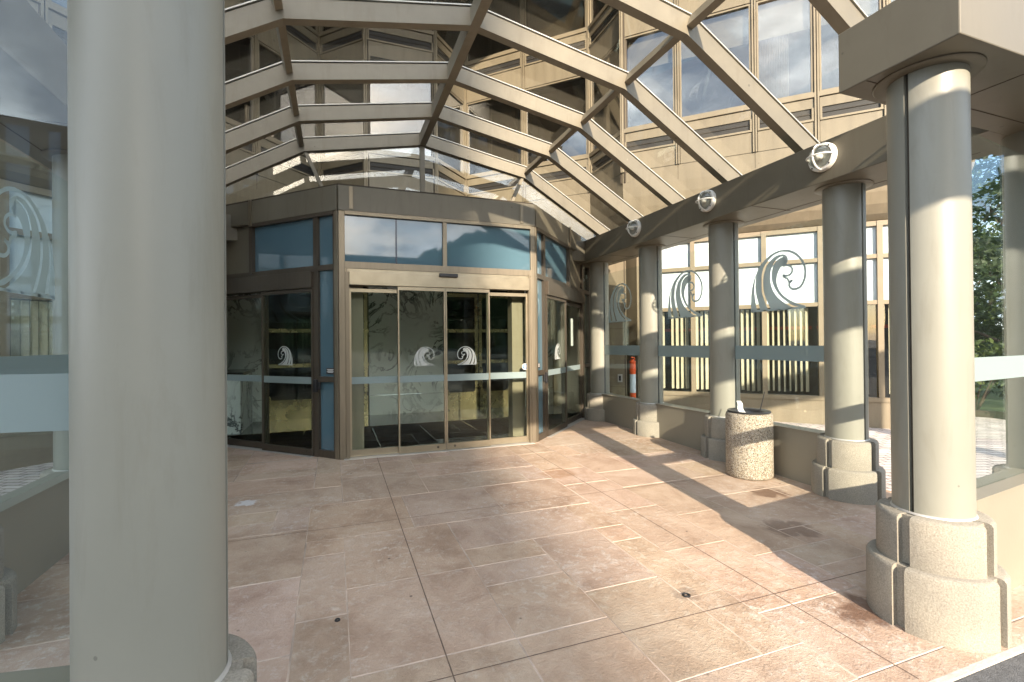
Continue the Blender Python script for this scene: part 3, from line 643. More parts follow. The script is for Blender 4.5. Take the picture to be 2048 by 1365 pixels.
def screen(label, F, ln, band=(1.285, 1.45), logo=None, wall_label=None, wall=True, zb=WT, trim=(.155, .155), side=1, ground=0.0):
    """glass pane with frosted band and wave emblem, standing on a low wall. F origin at first column, 'outward' looks to the viewer."""
    o = F[0]; s0, s1 = trim[0], ln - trim[1]
    mid = (o[0] + F[1][0] * ln / 2, o[1] + F[1][1] * ln / 2, zb)
    t = thing('glass_screen', label, 'glass screen', mid, 'frameless glass screens between the columns')
    b = MB(); b.fbox(F, s0, s1, -.006, .006, zb + .004, GT); b.build('pane', 'screen_glass', t)
    b = MB(); b.fbox(F, s0 + .03, s1 - .002, .0075, .0085, band[0], band[1]); b.build('frosted_band', 'frosted_vinyl', t)
    b = MB(); b.fbox(F, s0 - .006, s0 + .006, -.012, .012, zb + .004, GT); b.fbox(F, s1 - .006, s1 + .006, -.012, .012, zb + .004, GT)
    b.build('edge_gasket', 'gasket', t)
    if logo:
        b = MB(); put_logo(b, F, logo[0], logo[1], logo[2], .0085, logo[3] if len(logo) > 3 else False); b.build('wave_emblem', 'emblem_vinyl', t)
    if wall:
        wt = tag(MB_wall(F, ln, zb), wall_label, 'low wall', 'low walls under the glass screens')
    return t
pbr('gasket', (.02, .035, .06), 0.2)
def MB_wall(F, ln, zb):
    b = MB(); b.fbox(F, .2, ln - .2, -.085, .085, -.12, zb - .012); b.fbox(F, .2, ln - .2, -.095, .095, zb - .010, zb)
    o = F[0]; mid = (o[0] + F[1][0] * ln / 2, o[1] + F[1][1] * ln / 2, 0)
    return b.build('low_wall', 'taupe_paint', None, origin=mid)
# right row, from the entrance towards the road (s runs to -Y so the emblem reads as in the photograph)
def rowF(x, ya, yb, nx): return ((x, ya), (0, -1 if yb < ya else 1), (nx, 0)), abs(ya - yb)
names_r = [None, 'glass screen right of the concrete bin, between the two nearest right columns', 'glass screen with the largest wave emblem, above the concrete bin',
           'glass screen with a wave emblem between the bin column and the bollard column', 'glass screen with the farthest wave emblem, in front of the orange bollard']
walls_r = [None, 'low wall hidden behind the near corner column', 'low taupe wall right of the concrete bin', 'low taupe wall left of the concrete bin', 'low taupe wall in front of the orange bollard']
for i in (4, 3, 2):
    F, ln = rowF(CX, CY[i], CY[i - 1], -1)
    lg = {2: (CY[2] - 4.36, 1.845, .71), 3: (CY[3] - 5.875, 1.845, .71), 4: (.33, 1.86, .71)}[i]
    screen(names_r[i], F, ln, logo=lg, wall_label=walls_r[i])
    F2, ln = rowF(mir(CX), CY[i], CY[i - 1], 1)
    screen(['', '', 'left row screen with a wave emblem, seen through the left foreground glass', 'left row glass screen hidden behind the big pale column', 'left row glass screen next to the left wing of the entrance'][i], F2, ln, logo=(ln - lg[0] - lg[2], lg[1], lg[2], True) if 0 else (lg[0], lg[1], lg[2]),
           wall_label=['', '', 'low grey wall seen through the left foreground glass', 'left row low wall behind the big pale column', 'left row low wall next to the left wing of the entrance'][i])
F, ln = frame2(E_POS, (CX, CY[0]))
screen('sunlit glass screen at the right picture edge, beside the near corner column', F, ln, band=(1.245, 1.39), wall_label='low white-lit wall at the lower right, beside the near corner column', zb=.595)
F, ln = frame2(L_POS, (mir(CX), CY[0]), True)
screen('glass screen at the left picture edge, beside the large pale column', F, ln, band=(1.275, 1.43), wall_label='low wall below the left foreground glass', zb=.58)

# ================================================================== GLASS VESTIBULE
q = math.sqrt(.5)
ves = thing('entrance_vestibule', 'half octagonal glass entrance with three sets of sliding doors and blue transoms', 'entrance', (AX, 7.5, .06))
V0, V1 = (.055, 6.40), (2.735, 6.40)
FF, LF = frame2(V0, V1)                                  # front, outward -Y
FR, LR = (V1, (q, q), (q, -q)), 2.95
FL, LL = (V0, (-q, q), (-q, -q)), 2.95
FLZ = .062
def vp(b, F, *a, mi=0): b.fbox(F, *a, mi)
# parapet with standing seams
b = MB()
for F, ln, s0 in ((FF, LF, 0.0), (FR, LR, 0.0), (FL, LL, 0.0)):
    b.fbox(F, s0, ln, -.10, .035, 3.20, 3.515)
b.build('parapet', 'beam_paint_shaded', ves, bevel=.004)
b = MB()
for s in (.13, 2.45): b.fbox(FF, s, s + .045, .036, .047, 3.225, 3.505)
for F in (FR, FL): b.fbox(F, 1.55, 1.595, .036, .055, 3.16, 3.53)
b.build('seam_cap', 'champagne_metal', ves)
# roof and flanks
b = MB(); b.poly([(V0[0], 6.45, 3.44), (V1[0], 6.45, 3.44), (4.82, 8.50, 3.44), (4.82, 10.1, 3.44), (-2.03, 10.1, 3.44), (-2.03, 8.50, 3.44)])
o = b.build('flat_roof', 'joint_dark', ves); sm = o.modifiers.new('thickness', 'SOLIDIFY'); sm.thickness = .12; sm.offset = 1
b = MB(); b.poly([(V0[0], 6.55, 2.75), (V1[0], 6.55, 2.75), (4.76, 8.56, 2.75), (4.76, 10.1, 2.75), (-1.97, 10.1, 2.75), (-1.97, 8.56, 2.75)])
o = b.build('ceiling', 'white_plain', ves); sm = o.modifiers.new('thickness', 'SOLIDIFY'); sm.thickness = .05; sm.offset = 1
for x in (4.80, -2.11):
    b = MB(); b.box(x, x + .1, 8.48, 10.15, 0, 3.5); b.build('side_wall', 'facade_panel', ves)
# corner posts
for c, F1, F2 in ((V0, FL, FF), (V1, FF, FR)):
    b = MB()
    if F1 is FL:
        b.fbox(FL, .0, .06, -.09, .02, FLZ, 3.20); b.fbox(FF, .0, .075, -.09, .02, FLZ, 3.20)
    else:
        b.fbox(FF, LF - .065, LF, -.09, .02, FLZ, 3.20); b.fbox(FR, .0, .06, -.09, .02, FLZ, 3.20)
    b.build('corner_post', 'champagne_metal', ves, bevel=.004)
for F, a in ((FF, .085), (FF, LF - .10)):
    b = MB(); b.fbox(F, a, a + .018, .021, .030, FLZ, 2.50); b.build('post_fin', 'champagne_metal', ves)
# front transoms
b = MB()
b.fbox(FF, .075, LF - .065, -.08, .03, 3.155, 3.20); b.fbox(FF, .075, LF - .065, -.08, .02, 2.475, 2.56)
b.fbox(FF, 1.33, 1.385, -.08, .02, 2.56, 3.155)
b.build('transom_frame', 'champagne_metal', ves)
for s0, s1 in ((.075, 1.33), (1.385, LF - .065)):
    b = MB(); b.fbox(FF, s0, s1, -.03, -.015, 2.56, 3.155); b.build('transom_window', 'spandrel_glass', ves)
b = MB(); b.fbox(FF, .705, .725, -.014, -.008, 2.56, 3.155); b.build('transom_seam', 'gasket', ves)
# front header, sensor
b = MB(); b.fbox(FF, .075, LF - .065, -.09, .012, 2.43, 2.474); b.fbox(FF, .125, LF - .105, -.09, .045, 2.265, 2.43); b.build('door_header', 'brushed_rail', ves, bevel=.003)
b = MB(); b.fbox(FF, 1.27, 1.52, .046, .085, 2.405, 2.452); b.build('motion_sensor', 'black_plastic', ves, bevel=.006)
b = MB(); b.fbox(FF, .075, .125, -.09, .012, FLZ, 2.43); b.fbox(FF, LF - .105, LF - .065, -.09, .012, FLZ, 2.43); b.build('door_jamb', 'champagne_metal', ves)
def leaf(F, s0, s1, n, z0, z1, fm, logo=None, flip=False, rail=.085, band=(1.0, 1.09), stile=.022, locks=()):
    b = MB(); b.fbox(F, s0 + stile, s1 - stile, n - .006, n + .006, z0 + rail, z1 - .045)
    lf = b.build('sliding_door', 'door_glass', ves)
    b = MB(); b.fbox(F, s0, s0 + stile, n - .02, n + .02, z0, z1); b.fbox(F, s1 - stile, s1, n - .02, n + .02, z0, z1)
    b.fbox(F, s0 + stile, s1 - stile, n - .022, n + .022, z0, z0 + rail); b.fbox(F, s0 + stile, s1 - stile, n - .022, n + .022, z1 - .045, z1)
    b.build('door_frame', fm, lf)
    b = MB(); b.fbox(F, s0 + stile, s1 - stile, n + .0068, n + .0076, *band); b.build('frosted_band', 'frosted_vinyl', lf)
    if logo:
        b = MB(); put_logo(b, F, logo[0], logo[1], logo[2], n + .0075, flip); b.build('wave_emblem', 'white_vinyl', lf)
    for s in locks:
        b = MB(); o, d, nn = F
        ce = (o[0] + d[0] * s + nn[0] * (n + .023), o[1] + d[1] * s + nn[1] * (n + .023), z0 + .045)
        b.tube([ce, (ce[0] + nn[0] * .006, ce[1] + nn[1] * .006, ce[2])], .016, 16); b.build('door_lock', 'bronze_metal', lf)
    return lf
DT = 2.225
leaf(FF, .125, .75, -.05, FLZ + .012, DT, 'brushed_rail'); leaf(FF, 1.96, LF - .105, -.05, FLZ + .012, DT, 'brushed_rail')
leaf(FF, .725, 1.352, .005, FLZ + .014, 2.26, 'brushed_rail', (.93, 1.215, .27), False, stile=.018, locks=(1.24,))
leaf(FF, 1.358, 1.985, .005, FLZ + .014, 2.26, 'brushed_rail', (1.52, 1.215, .27), True, stile=.018, locks=(1.47,))
b = MB(); b.fbox(FF, .05, LF - .05, -.1, .08, FLZ - .012, FLZ + .008); b.build('threshold', 'aluminium_cap', ves)
# wings
for F, fm, sgn in ((FR, 'bronze_metal', 1), (FL, 'bronze_metal', -1)):
    b = MB()
    b.fbox(F, .06, .085, -.08, .012, FLZ, 3.20); b.fbox(F, .34, .42, -.08, .015, FLZ, 3.20)
    b.fbox(F, 1.56, 1.62, -.08, .03, 2.50, 3.20); b.fbox(F, 2.42, 2.50, -.08, .015, FLZ, 3.20); b.fbox(F, 2.90, 2.95, -.08, .015, FLZ, 3.20)
    b.fbox(F, .085, .34, -.08, .012, 2.46, 2.53); b.fbox(F, .42, 2.90, -.08, .014, 2.46, 2.53); b.fbox(F, .06, 1.62, -.08, .03, 3.155, 3.20)
    b.fbox(F, .085, .34, -.08, .012, 1.03, 1.10); b.fbox(F, .085, .34, -.08, .012, FLZ, .16)
    b.fbox(F, 2.50, 2.90, -.08, .012, 1.03, 1.09); b.fbox(F, 2.50, 2.90, -.08, .012, FLZ, .14)
    b.build('wing_frame', fm, ves)
    for (s0, s1, z0, z1, mt) in ((.085, .34, .16, 1.03, 'spandrel_glass'), (.085, .34, 1.10, 2.46, 'spandrel_glass'), (.085, .34, 2.53, 3.155, 'spandrel_glass'), (.42, 1.56, 2.53, 3.155, 'spandrel_glass'),
                             (1.62, 2.42, 2.53, 3.20, 'beam_paint_shaded'), (2.50, 2.90, .14, 1.03, 'door_glass'), (2.50, 2.90, 1.09, 2.46, 'door_glass'), (2.50, 2.90, 2.53, 3.20, 'door_glass')):
        b = MB(); b.fbox(F, s0, s1, -.035, -.022, z0, z1); b.build('side_panel' if mt != 'door_glass' else 'side_window', mt, ves)
    b = MB(); b.fbox(F, .42, 2.42, -.08, .06, 2.245, 2.455); b.build('door_header', fm, ves, bevel=.003)
    b = MB(); b.fbox(F, .42, 2.42, -.09, .08, FLZ - .012, FLZ + .008); b.build('threshold', 'aluminium_cap', ves)
    sp = (.42, 1.40) if sgn else 0
    leaf(F, .42, 1.38, .01, FLZ + .012, 2.24, fm, (.80, 1.24, .27), False, stile=.03, locks=(.55,))
    leaf(F, 1.35, 2.42, -.045, FLZ + .012, 2.22, fm, None, stile=.03)
    # key switch and notice on the narrow blue panel
    b = MB(); b.fbox(F, .345, .405, .016, .05, .90, 1.06); b.fbox(F, .300, .345, .014, .035, .93, 1.03); b.build('key_switch', 'black_plastic', ves, bevel=.006)
    b = MB(); b.fbox(F, .10, .24, -.021, -.019, 1.13, 1.21)
    for k in range(2): b.fbox(F, .112, .228, -.0188, -.0184, 1.188 - k * .026, 1.194 - k * .026, 1); b.fbox(F, .125, .215, -.0188, -.0184, 1.177 - k * .026, 1.183 - k * .026, 1)
    b.build('notice_plate', ['black_plastic', 'white_plain'], ves)
# round blue access sticker on the right fixed leaf
b = MB(); o_, d_, n_ = FF; s, zc, k = 2.535, 1.165, -.05 + .009
for r0, mi, dk in ((.047, 1, 0), (.041, 0, .0005)):
    b.poly([(o_[0] + s + r0 * math.cos(a), o_[1] - k - dk, zc + r0 * math.sin(a)) for a in [2 * math.pi * i / 8 + math.pi / 8 for i in range(8)]], mi)
for (a, c, e, f) in ((-.022, .022, .004, .012), (-.016, .016, -.010, -.002), (-.008, .008, -.026, -.016), (-.005, .005, .016, .028)):
    b.poly([(o_[0] + s + a, o_[1] - k - .001, zc + e), (o_[0] + s + c, o_[1] - k - .001, zc + e), (o_[0] + s + c, o_[1] - k - .001, zc + f), (o_[0] + s + a, o_[1] - k - .001, zc + f)], 1)
b.build('access_sticker', ['blue_sticker', 'white_plain'], ves)
# reveals inside the doors
for x in (.16, 2.46):
    b = MB(); b.box(x, x + .2, 6.62, 6.80, FLZ, 2.74); b.build('inner_pier', 'facade_panel', ves)
# notice hung on a wall inside the right wing
b = MB(); b.fbox(FR, 1.95, 2.05, -.075, -.065, 1.45, 1.95); b.build('paper_notice', 'white_plain', ves)

# lobby beyond the doors
b = MB(); b.poly([(V0[0], 6.44, FLZ + .006), (V1[0], 6.44, FLZ + .006), (4.78, 8.5, FLZ + .006), (4.78, 10.2, FLZ + .006), (-2.0, 10.2, FLZ + .006), (-2.0, 8.5, FLZ + .006)])
struct(b.build('lobby_floor', 'lobby_tile'))
def marble_wall(x0, x1, label):
    t = thing('marble_wall', label, 'marble wall', ((x0 + x1) / 2, 10.2, FLZ))
    b = MB(); b.box(x0, x1, 10.16, 10.3, .47, 2.8); b.build('slab', 'marble', t)
    b = MB(); b.box(x0, x1, 10.14, 10.3, .05, .462); b.build('plinth', 'marble', t)
marble_wall(.66, 2.19, 'white veined marble wall behind the central glass doors'); marble_wall(-2.0, -1.27, 'white veined marble wall behind the left wing door'); marble_wall(3.78, 4.78, 'marble wall behind the right wing door')
def brass_door(x0, x1, label):
    t = thing('lobby_door', label, 'door', ((x0 + x1) / 2, 10.2, FLZ), 'brass trimmed black lobby doors')
    b = MB(); b.box(x0, x1, 10.19, 10.28, .05, 2.8); b.build('dark_panel', 'black_lacquer', t)
    xm = (x0 + x1) / 2
    for a, c in ((x0, xm - .004), (xm + .004, x1)):
        b = MB(); b.box(a + .02, c - .005, 10.165, 10.189, .06, .45)
        for e in (a + .02, c - .10): b.hexa([(e, 10.165, .45), (e + .095, 10.165, .45), (e + .095, 10.189, .45), (e, 10.189, .45), (e + .03, 10.165, .53), (e + .065, 10.165, .53), (e + .065, 10.189, .53), (e + .03, 10.189, .53)])
        b.build('kick_plate', 'brass', t)
        b = MB()
        for e in (a + .01, c - .075): b.box(e, e + .065, 10.168, 10.188, .54, 2.52)
        b.build('stile', 'brass', t)
        for z in (1.11, 1.79):
            b = MB(); b.box(a + .075, c - .075, 10.166, 10.188, z - .035, z + .035)
            for e in (a + .042, c - .042): b.hexa([(e - .07, 10.162, z), (e, 10.162, z - .085), (e + .07, 10.162, z), (e, 10.162, z + .085), (e - .07, 10.165, z), (e, 10.165, z - .085), (e + .07, 10.165, z), (e, 10.165, z + .085)])
            b.build('rail', 'brass', t)
        b = MB(); b.box(a + .01, c - .01, 10.167, 10.188, 2.525, 2.60); b.build('rail', 'brass', t)
    b = MB(); b.tube([(xm - .06, 10.16, .62), (xm - .06, 10.10, .66), (xm - .06, 10.10, .95), (xm - .06, 10.16, .99)], .013, 8); b.tube([(xm + .06, 10.16, .62), (xm + .06, 10.10, .66), (xm + .06, 10.10, .95), (xm + .06, 10.16, .99)], .013, 8)
    b.build('handle', 'brass', t, smooth=True)
brass_door(-1.25, .64, 'black lobby doors with brass rails, seen through the left wing'); brass_door(2.21, 3.76, 'black lobby doors with brass rails right of the central marble wall')
t = thing('reception_counter', 'dark topped marble counter inside the left wing door', 'counter', (-1.7, 9.2, FLZ))
b = MB(); b.box(-1.95, -1.45, 8.9, 10.1, FLZ + .006, 1.02); b.build('front', 'marble', t); b = MB(); b.box(-1.97, -1.40, 8.85, 10.12, 1.02, 1.07); b.build('counter_top', 'desk_stone', t)

# ================================================================== BUILDING
bld = thing('apartment_building', 'beige zigzag fronted apartment building rising behind the glass canopy', 'building', (AX, 10.5, 0))
half = [(2.14, 10.5), (3.065, 11.425), (5.279, 9.211), (5.279, 7.94), (9.0, 4.219), (11.2, 6.4)]
chain = [(mir(x), y) for x, y in half][::-1] + half
bays = {'R': [0.0, 1.02, 2.297, 3.22, 4.16, 5.262]}
def chain_offset(n):
    out = []
    for i in range(len(chain)):
        ns = []
        for a, c in ((i - 1, i), (i, i + 1)):
            if a >= 0 and c < len(chain):
                dx, dy = chain[c][0] - chain[a][0], chain[c][1] - chain[a][1]; l = math.hypot(dx, dy); ns.append((dy / l, -dx / l))
        if len(ns) == 1: m = ns[0]; k = 1
        else:
            m = (ns[0][0] + ns[1][0], ns[0][1] + ns[1][1]); l = math.hypot(*m); m = (m[0] / l, m[1] / l); k = 1 / (m[0] * ns[0][0] + m[1] * ns[0][1])
        out.append((chain[i][0] + m[0] * n * k, chain[i][1] + m[1] * n * k))
    return out
SILL = [5.62, 8.42]; FH = 2.8
wall = MB(); cove = MB(); head = MB(); dark = MB(); trim = MB()
blind_kind = random.Random(5)
# base panel with the cove underneath
prof = [(0, 4.795), (0, 4.5), (-.012, 4.30), (-.045, 4.10), (-.10, 3.90), (-.18, 3.72), (-.29, 3.58), (-.40, 3.50), (-.46, 3.485)]
rows = [[(x, y, z) for x, y in chain_offset(n)] for n, z in prof]
for r0, r1 in zip(rows[:-1], rows[1:]):
    for i in range(len(chain) - 1): cove.poly([r0[i], r0[i + 1], r1[i + 1], r1[i]])
wins = []
for i in range(len(chain) - 1):
    F, ln = frame2(chain[i], chain[i + 1]); kind = None
    if i == 0 or i == len(chain) - 2: cuts = [0, ln / 2, ln]
    elif i == len(chain) - 3: cuts = bays['R'][:-1] + [ln]
    elif i == 1: cuts = [0] + [ln - c for c in reversed(bays['R'][:-1])]
    elif i in (3, len(chain) - 5): cuts = [0, ln / 2, ln]
    else: cuts = [0, ln]
    side = 'left' if i < 5 else ('centre' if i == 5 else 'right')
    for bi, (a, c) in enumerate(zip(cuts[:-1], cuts[1:])):
        g = .012; m0 = .045
        for fl in range(2):
            zs = SILL[fl]; zlow = (4.805 if fl == 0 else zs - .98)
            dark.fbox(F, a, c, -.10, -.028, zlow - .01, zs - .03)
            # lower panel, vent lip frame, panel over the vent, sill
            wall.fbox(F, a + m0, c - m0, -.03, 0, zlow, zs - .46)
            trim.fbox(F, a + m0, c - m0, -.03, .022, zs - .458, zs - .425); trim.fbox(F, a + m0, a + m0 + .03, -.03, .015, zs - .425, zs - .235); trim.fbox(F, c - m0 - .03, c - m0, -.03, .015, zs - .425, zs - .235)
            wall.fbox(F, a + m0, c - m0, -.03, 0, zs - .235, zs - .075)
            trim.fbox(F, a + m0 - .01, c - m0 + .01, -.06, .028, zs - .062, zs + .015)
            wins.append((F, a + m0, c - m0, zs + .015, zs + 1.80, i, bi, fl))
        # spandrel above the top row
        head.fbox(F, a + m0, c - m0, -.03, 0, SILL[1] + 1.81, SILL[1] + 2.6); dark.fbox(F, a, c, -.1, -.03, SILL[1] + 1.80, SILL[1] + 2.6)
        for e in ((a, c) if bi == 0 else (c,)):
            for k in (-.034, .008): trim.fbox(F, e + k, e + k + .026, -.03, .03, 4.80, 11.0)
            dark.fbox(F, e - .045, e + .045, -.10, -.012, 4.6, 11.0)
            if 0 < e < ln: dark.fbox(F, e - .004, e + .004, -.01, .0015, 4.52, 4.80)
rooftop = chain_offset(-.05)
dark.poly([(x, y, 11.02) for x, y in rooftop])
wall.build('wall', 'facade_panel', bld); cove.build('cove_panel', 'facade_panel', bld, smooth=True); head.build('parapet', 'facade_panel', bld); trim.build('trim', 'facade_trim', bld); dark.build('recess', 'joint_dark', bld)
rv = random.Random(11)
def vent(F, a, c, zs):
    b = MB(); b.fbox(F, a + .032, c - .032, -.028, -.020, zs - .424, zs - .236); 
    k = a + .06
    b.fbox(F, a + .032, c - .032, -.018, -.006, zs - .33, zs - .325, 1)
    b.build('vent', ['vent_dark', 'joint_dark'], bld)
for (F, a, c, z0, z1, i, bi, fl) in wins:
    vent(F, a, c, SILL[fl])
    b = MB(); b.fring(F, a, c, -.07, .0, z0, z1, .028); w_ = b.build('window', 'facade_trim', bld)
    b = MB(); b.fbox(F, a + .028, c - .028, -.045, -.035, z0 + .028, z1 - .028); b.build('pane', 'window_glass', w_)
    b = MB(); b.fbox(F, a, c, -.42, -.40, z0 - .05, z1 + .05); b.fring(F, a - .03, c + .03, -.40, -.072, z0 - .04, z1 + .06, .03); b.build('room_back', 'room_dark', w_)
    isR = i == len(chain) - 3
    if isR and fl == 0:
        b = MB(); b.fbox(F, a + .01, c - .01, -.13, -.125, z1 - .62, z1); b.build('roller_blind', 'roller_blind', w_)
        if bi == 2:
            b = MB(); n = 18; s0, s1 = a + .03, a + .50; o, d, nn = F
            pts = []
            for k in range(n * 2 + 1):
                s = s0 + (s1 - s0) * k / (2 * n); kk = -.20 + (.022 if k % 2 else -.022); pts.append((o[0] + d[0] * s + nn[0] * kk, o[1] + d[1] * s + nn[1] * kk))
            for p0, p1 in zip(pts[:-1], pts[1:]): b.poly([(*p0, z0), (*p1, z0), (*p1, z1 - .55), (*p0, z1 - .55)])
            b.build('curtain', 'curtain_cloth', w_, smooth=True)
    elif fl == 1 or (i in (4, 5) and fl == 1) or rv.random() < .25:
        b = MB(); z = z0; 
        while z < z1: b.fbox(F, a + .03, c - .03, -.12, -.095, z, z + .006); z += .028
        b.build('venetian_blind', 'blind_slat', w_)
# louvre under the centre window
Fc, lc = frame2(chain[5], chain[6])
b = MB()
for k in range(5): b.fbox(Fc, .1, .85, .001, .02, 7.47 + k * .035, 7.485 + k * .035)
b.build('louvre', 'vent_dark', bld)
# ground floor set back under the cove
gch = chain_offset(-.42)
for i in range(len(chain) - 1):
    p0, p1 = gch[i], gch[i + 1]; F, ln = frame2(p0, p1); gw = MB(); gt = MB()
    if i in (1, len(chain) - 3):
        cuts = [.16, 1.05, 2.26, 3.13, 3.97, ln - .25]
        if i == 1: cuts = [ln - c for c in reversed(cuts)]
        gw.fbox(F, 0, ln, -.12, 0, -.1, .47); gw.fbox(F, 0, cuts[0] - .04, -.12, 0, .47, 3.49); gw.fbox(F, cuts[-1] + .04, ln, -.12, 0, .47, 3.49)
        gt.fbox(F, cuts[0], cuts[-1], -.10, .02, .47, .545); gt.fbox(F, cuts[0], cuts[-1], -.10, .012, 2.10, 2.17); gt.fbox(F, cuts[0], cuts[-1], -.10, .012, 2.87, 2.94); gt.fbox(F, cuts[0], cuts[-1], -.10, .012, 3.41, 3.49)
        for c in cuts: gt.fbox(F, c - .04, c + .04, -.10, .022, .545, 3.49)
        for c in cuts[1:]: gt.fbox(F, c - .003, c + .003, .0005, .002, 0, .46)
        for a, c in zip(cuts[:-1], cuts[1:]):
            a += .04; c -= .04
            b = MB(); b.fbox(F, a, c, -.055, -.045, .545, 2.10); w_ = b.build('ground_window', 'ground_glass' if 'ground_glass' in MAT else 'door_glass', bld)
            b = MB(); s = a + .02; r = random.Random(int(a * 100) + i)
            while s < c - .03:
                an = R((-56 if i > 5 else 56) + r.uniform(-10, 10)); wd = .088; ca, sa = math.cos(an) * wd / 2, math.sin(an) * wd / 2; o, d, nn = F
                if r.random() < .9:
                    P = lambda k: (o[0] + d[0] * (s + ca * k) + nn[0] * (-.15 + sa * k), o[1] + d[1] * (s + ca * k) + nn[1] * (-.15 + sa * k))
                    p, p2 = P(-1), P(1); lo = .58 + r.uniform(0, .02)
                    b.poly([(*p, lo), (*p2, lo), (*p2, 2.09), (*p, 2.09)])
                s += .088
            b.build('vertical_blind', 'blind_slat', w_)
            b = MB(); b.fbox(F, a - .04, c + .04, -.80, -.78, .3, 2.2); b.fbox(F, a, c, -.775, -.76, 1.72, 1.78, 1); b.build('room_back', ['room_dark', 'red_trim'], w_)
            for z0, z1 in ((2.17, 2.87), (2.94, 3.41)):
                b = MB(); b.fbox(F, a, c, -.055, -.045, z0, z1); b.build('frosted_pane', 'frosted_panel', bld)
    else:
        if i == 5: continue
        gw.fbox(F, 0, ln, -.12, 0, -.1, 3.49)
    gw.build('ground_wall', 'facade_panel', bld)
    if gt.v: gt.build('window_frame', 'facade_trim', bld)
# cream pier closing the gap to the vestibule, with a socket
pier = MB(); pier.hexa([(4.92, 8.50, 0), (5.22, 8.58, 0), (5.62, 8.18, 0), (5.7, 8.4, 0), (4.92, 8.50, 3.48), (5.22, 8.58, 3.48), (5.62, 8.18, 3.48), (5.7, 8.4, 3.48)])
FP, lp = frame2((5.16, 8.64), (5.68, 8.12))
b = MB(); b.fbox(FP, 0, .53, -.06, .02, 0, 3.48); b.fbox(FP, -.5, 0, -.06, .0, 0, 3.48); b.build('end_pier', 'facade_panel', bld)
b = MB(); b.fbox(FP, .50, .52, .021, .023, .0, 3.4); b.fbox(FP, .0, .53, .021, .0225, 1.78, 1.785); b.fbox(FP, .0, .53, .021, .0225, .60, .605); b.build('panel_joint', 'joint_dark', bld)
b = MB(); b.fbox(FP, .36, .45, .021, .04, .70, .86); b.fbox(FP, .385, .425, .041, .044, .73, .83, 1); b.build('wall_socket', ['aluminium_cap', 'black_plastic'], bld)

# ================================================================== LOOSE OBJECTS
# aggregate bin
bx, by = 4.30, 4.06; bz = fz(4.06)
t = thing('litter_bin', 'round speckled concrete litter bin with a black rim', 'bin', (bx, by, bz))
b = MB(); b.lathe([(0, 0), (.215, 0), (.232, .012), (.238, .03), (.238, .665), (.232, .690), (.218, .70), (.205, .70)], 64, (bx, by)); b.v = [(x, y, z + bz) for x, y, z in b.v]
b.build('drum', 'aggregate', t, smooth=True)
b = MB(); b.lathe([(.216, .702), (.222, .712), (.215, .722), (.17, .716), (.135, .695), (.125, .67), (.12, .60), (0, .60)], 64, (bx, by)); b.v = [(x, y, z + bz) for x, y, z in b.v]
b.build('rim', 'black_plastic', t, smooth=True)
b = MB(); zz = bz + .62
pts = [(bx - .02 + .014 * math.sin(k * .9) - k * .006, by + .03 + k * .004, zz + .02 * k) for k in range(11)]
for p0, p1, k in zip(pts[:-1], pts[1:], range(10)):
    w0 = .03 - .0012 * k; b.hexa([(p0[0] - w0, p0[1] + w0 * .6, p0[2]), (p0[0] + w0, p0[1] - w0 * .6, p0[2]), (p0[0] + w0 + .008, p0[1] - w0 * .6 + .006, p0[2]), (p0[0] - w0 + .008, p0[1] + w0 * .6 + .006, p0[2]),
            (p1[0] - w0, p1[1] + w0 * .6, p1[2]), (p1[0] + w0, p1[1] - w0 * .6, p1[2]), (p1[0] + w0 + .008, p1[1] - w0 * .6 + .006, p1[2]), (p1[0] - w0 + .008, p1[1] + w0 * .6 + .006, p1[2])])
tag(b.build('crumpled_napkin', 'white_plain', None, smooth=True, origin=pts[0]), 'white twisted paper sticking up out of the concrete bin', 'paper')
b = MB(); b.tube([(bx + .07, by - .06, bz + .63), (bx + .125, by - .10, bz + .93)], [.006, .004], 8)
tag(b.build('thin_stick', 'black_plastic', None, smooth=True, origin=(bx + .07, by - .06, bz + .63)), 'thin dark stick leaning out of the concrete bin', 'stick')
# orange bollard
ox, oy = 5.13, 7.46; oz = .06
t = thing('traffic_post', 'orange plastic bollard with a pale reflective band behind the far glass', 'bollard', (ox, oy, oz))
def lat(prof, nm, mt):
    b = MB(); b.lathe(prof, 32, (ox, oy)); b.v = [(x, y, z + oz) for x, y, z in b.v]; return b.build(nm, mt, t, smooth=True)
lat([(0, 0), (.20, 0), (.20, .045), (.10, .07), (0, .07)], 'rubber_base', 'black_rubber')
lat([(.052, .06), (.052, .93), (.060, .935), (.060, .955), (.052, .965), (.050, 1.075), (.058, 1.08), (.055, 1.10), (.022, 1.115), (.018, 1.135), (0, 1.135)], 'tube', 'orange_plastic')
lat([(.0535, .52), (.0535, .86)], 'reflective_band', 'reflective_white')
b = MB(); b.tube([(ox - .045, oy, oz + 1.13), (ox - .03, oy, oz + 1.165), (ox + .03, oy, oz + 1.165), (ox + .045, oy, oz + 1.13)], .011, 8); b.build('grab_handle', 'orange_plastic', t, smooth=True)
# two loose rubber rings on the pavement
def ring(x, y, r, label, tilt_=0):
    b = MB(); b.lathe([(r * .5, .001), (r * .55, .006), (r * .78, .009), (r, .006), (r * 1.03, .001)], 28, (x, y)); b.v = [(a, c, z + fz(y)) for a, c, z in b.v]
    tag(b.build('rubber_ring', 'black_rubber', None, smooth=True, origin=(x, y, fz(y))), label, 'ring', 'small black rings on the pavement')
ring(1.963, 2.33, .024, 'small black rubber ring on the sunlit pavement'); ring(.005, 2.80, .015, 'tiny dark ring on the shaded pavement near the big pale column')

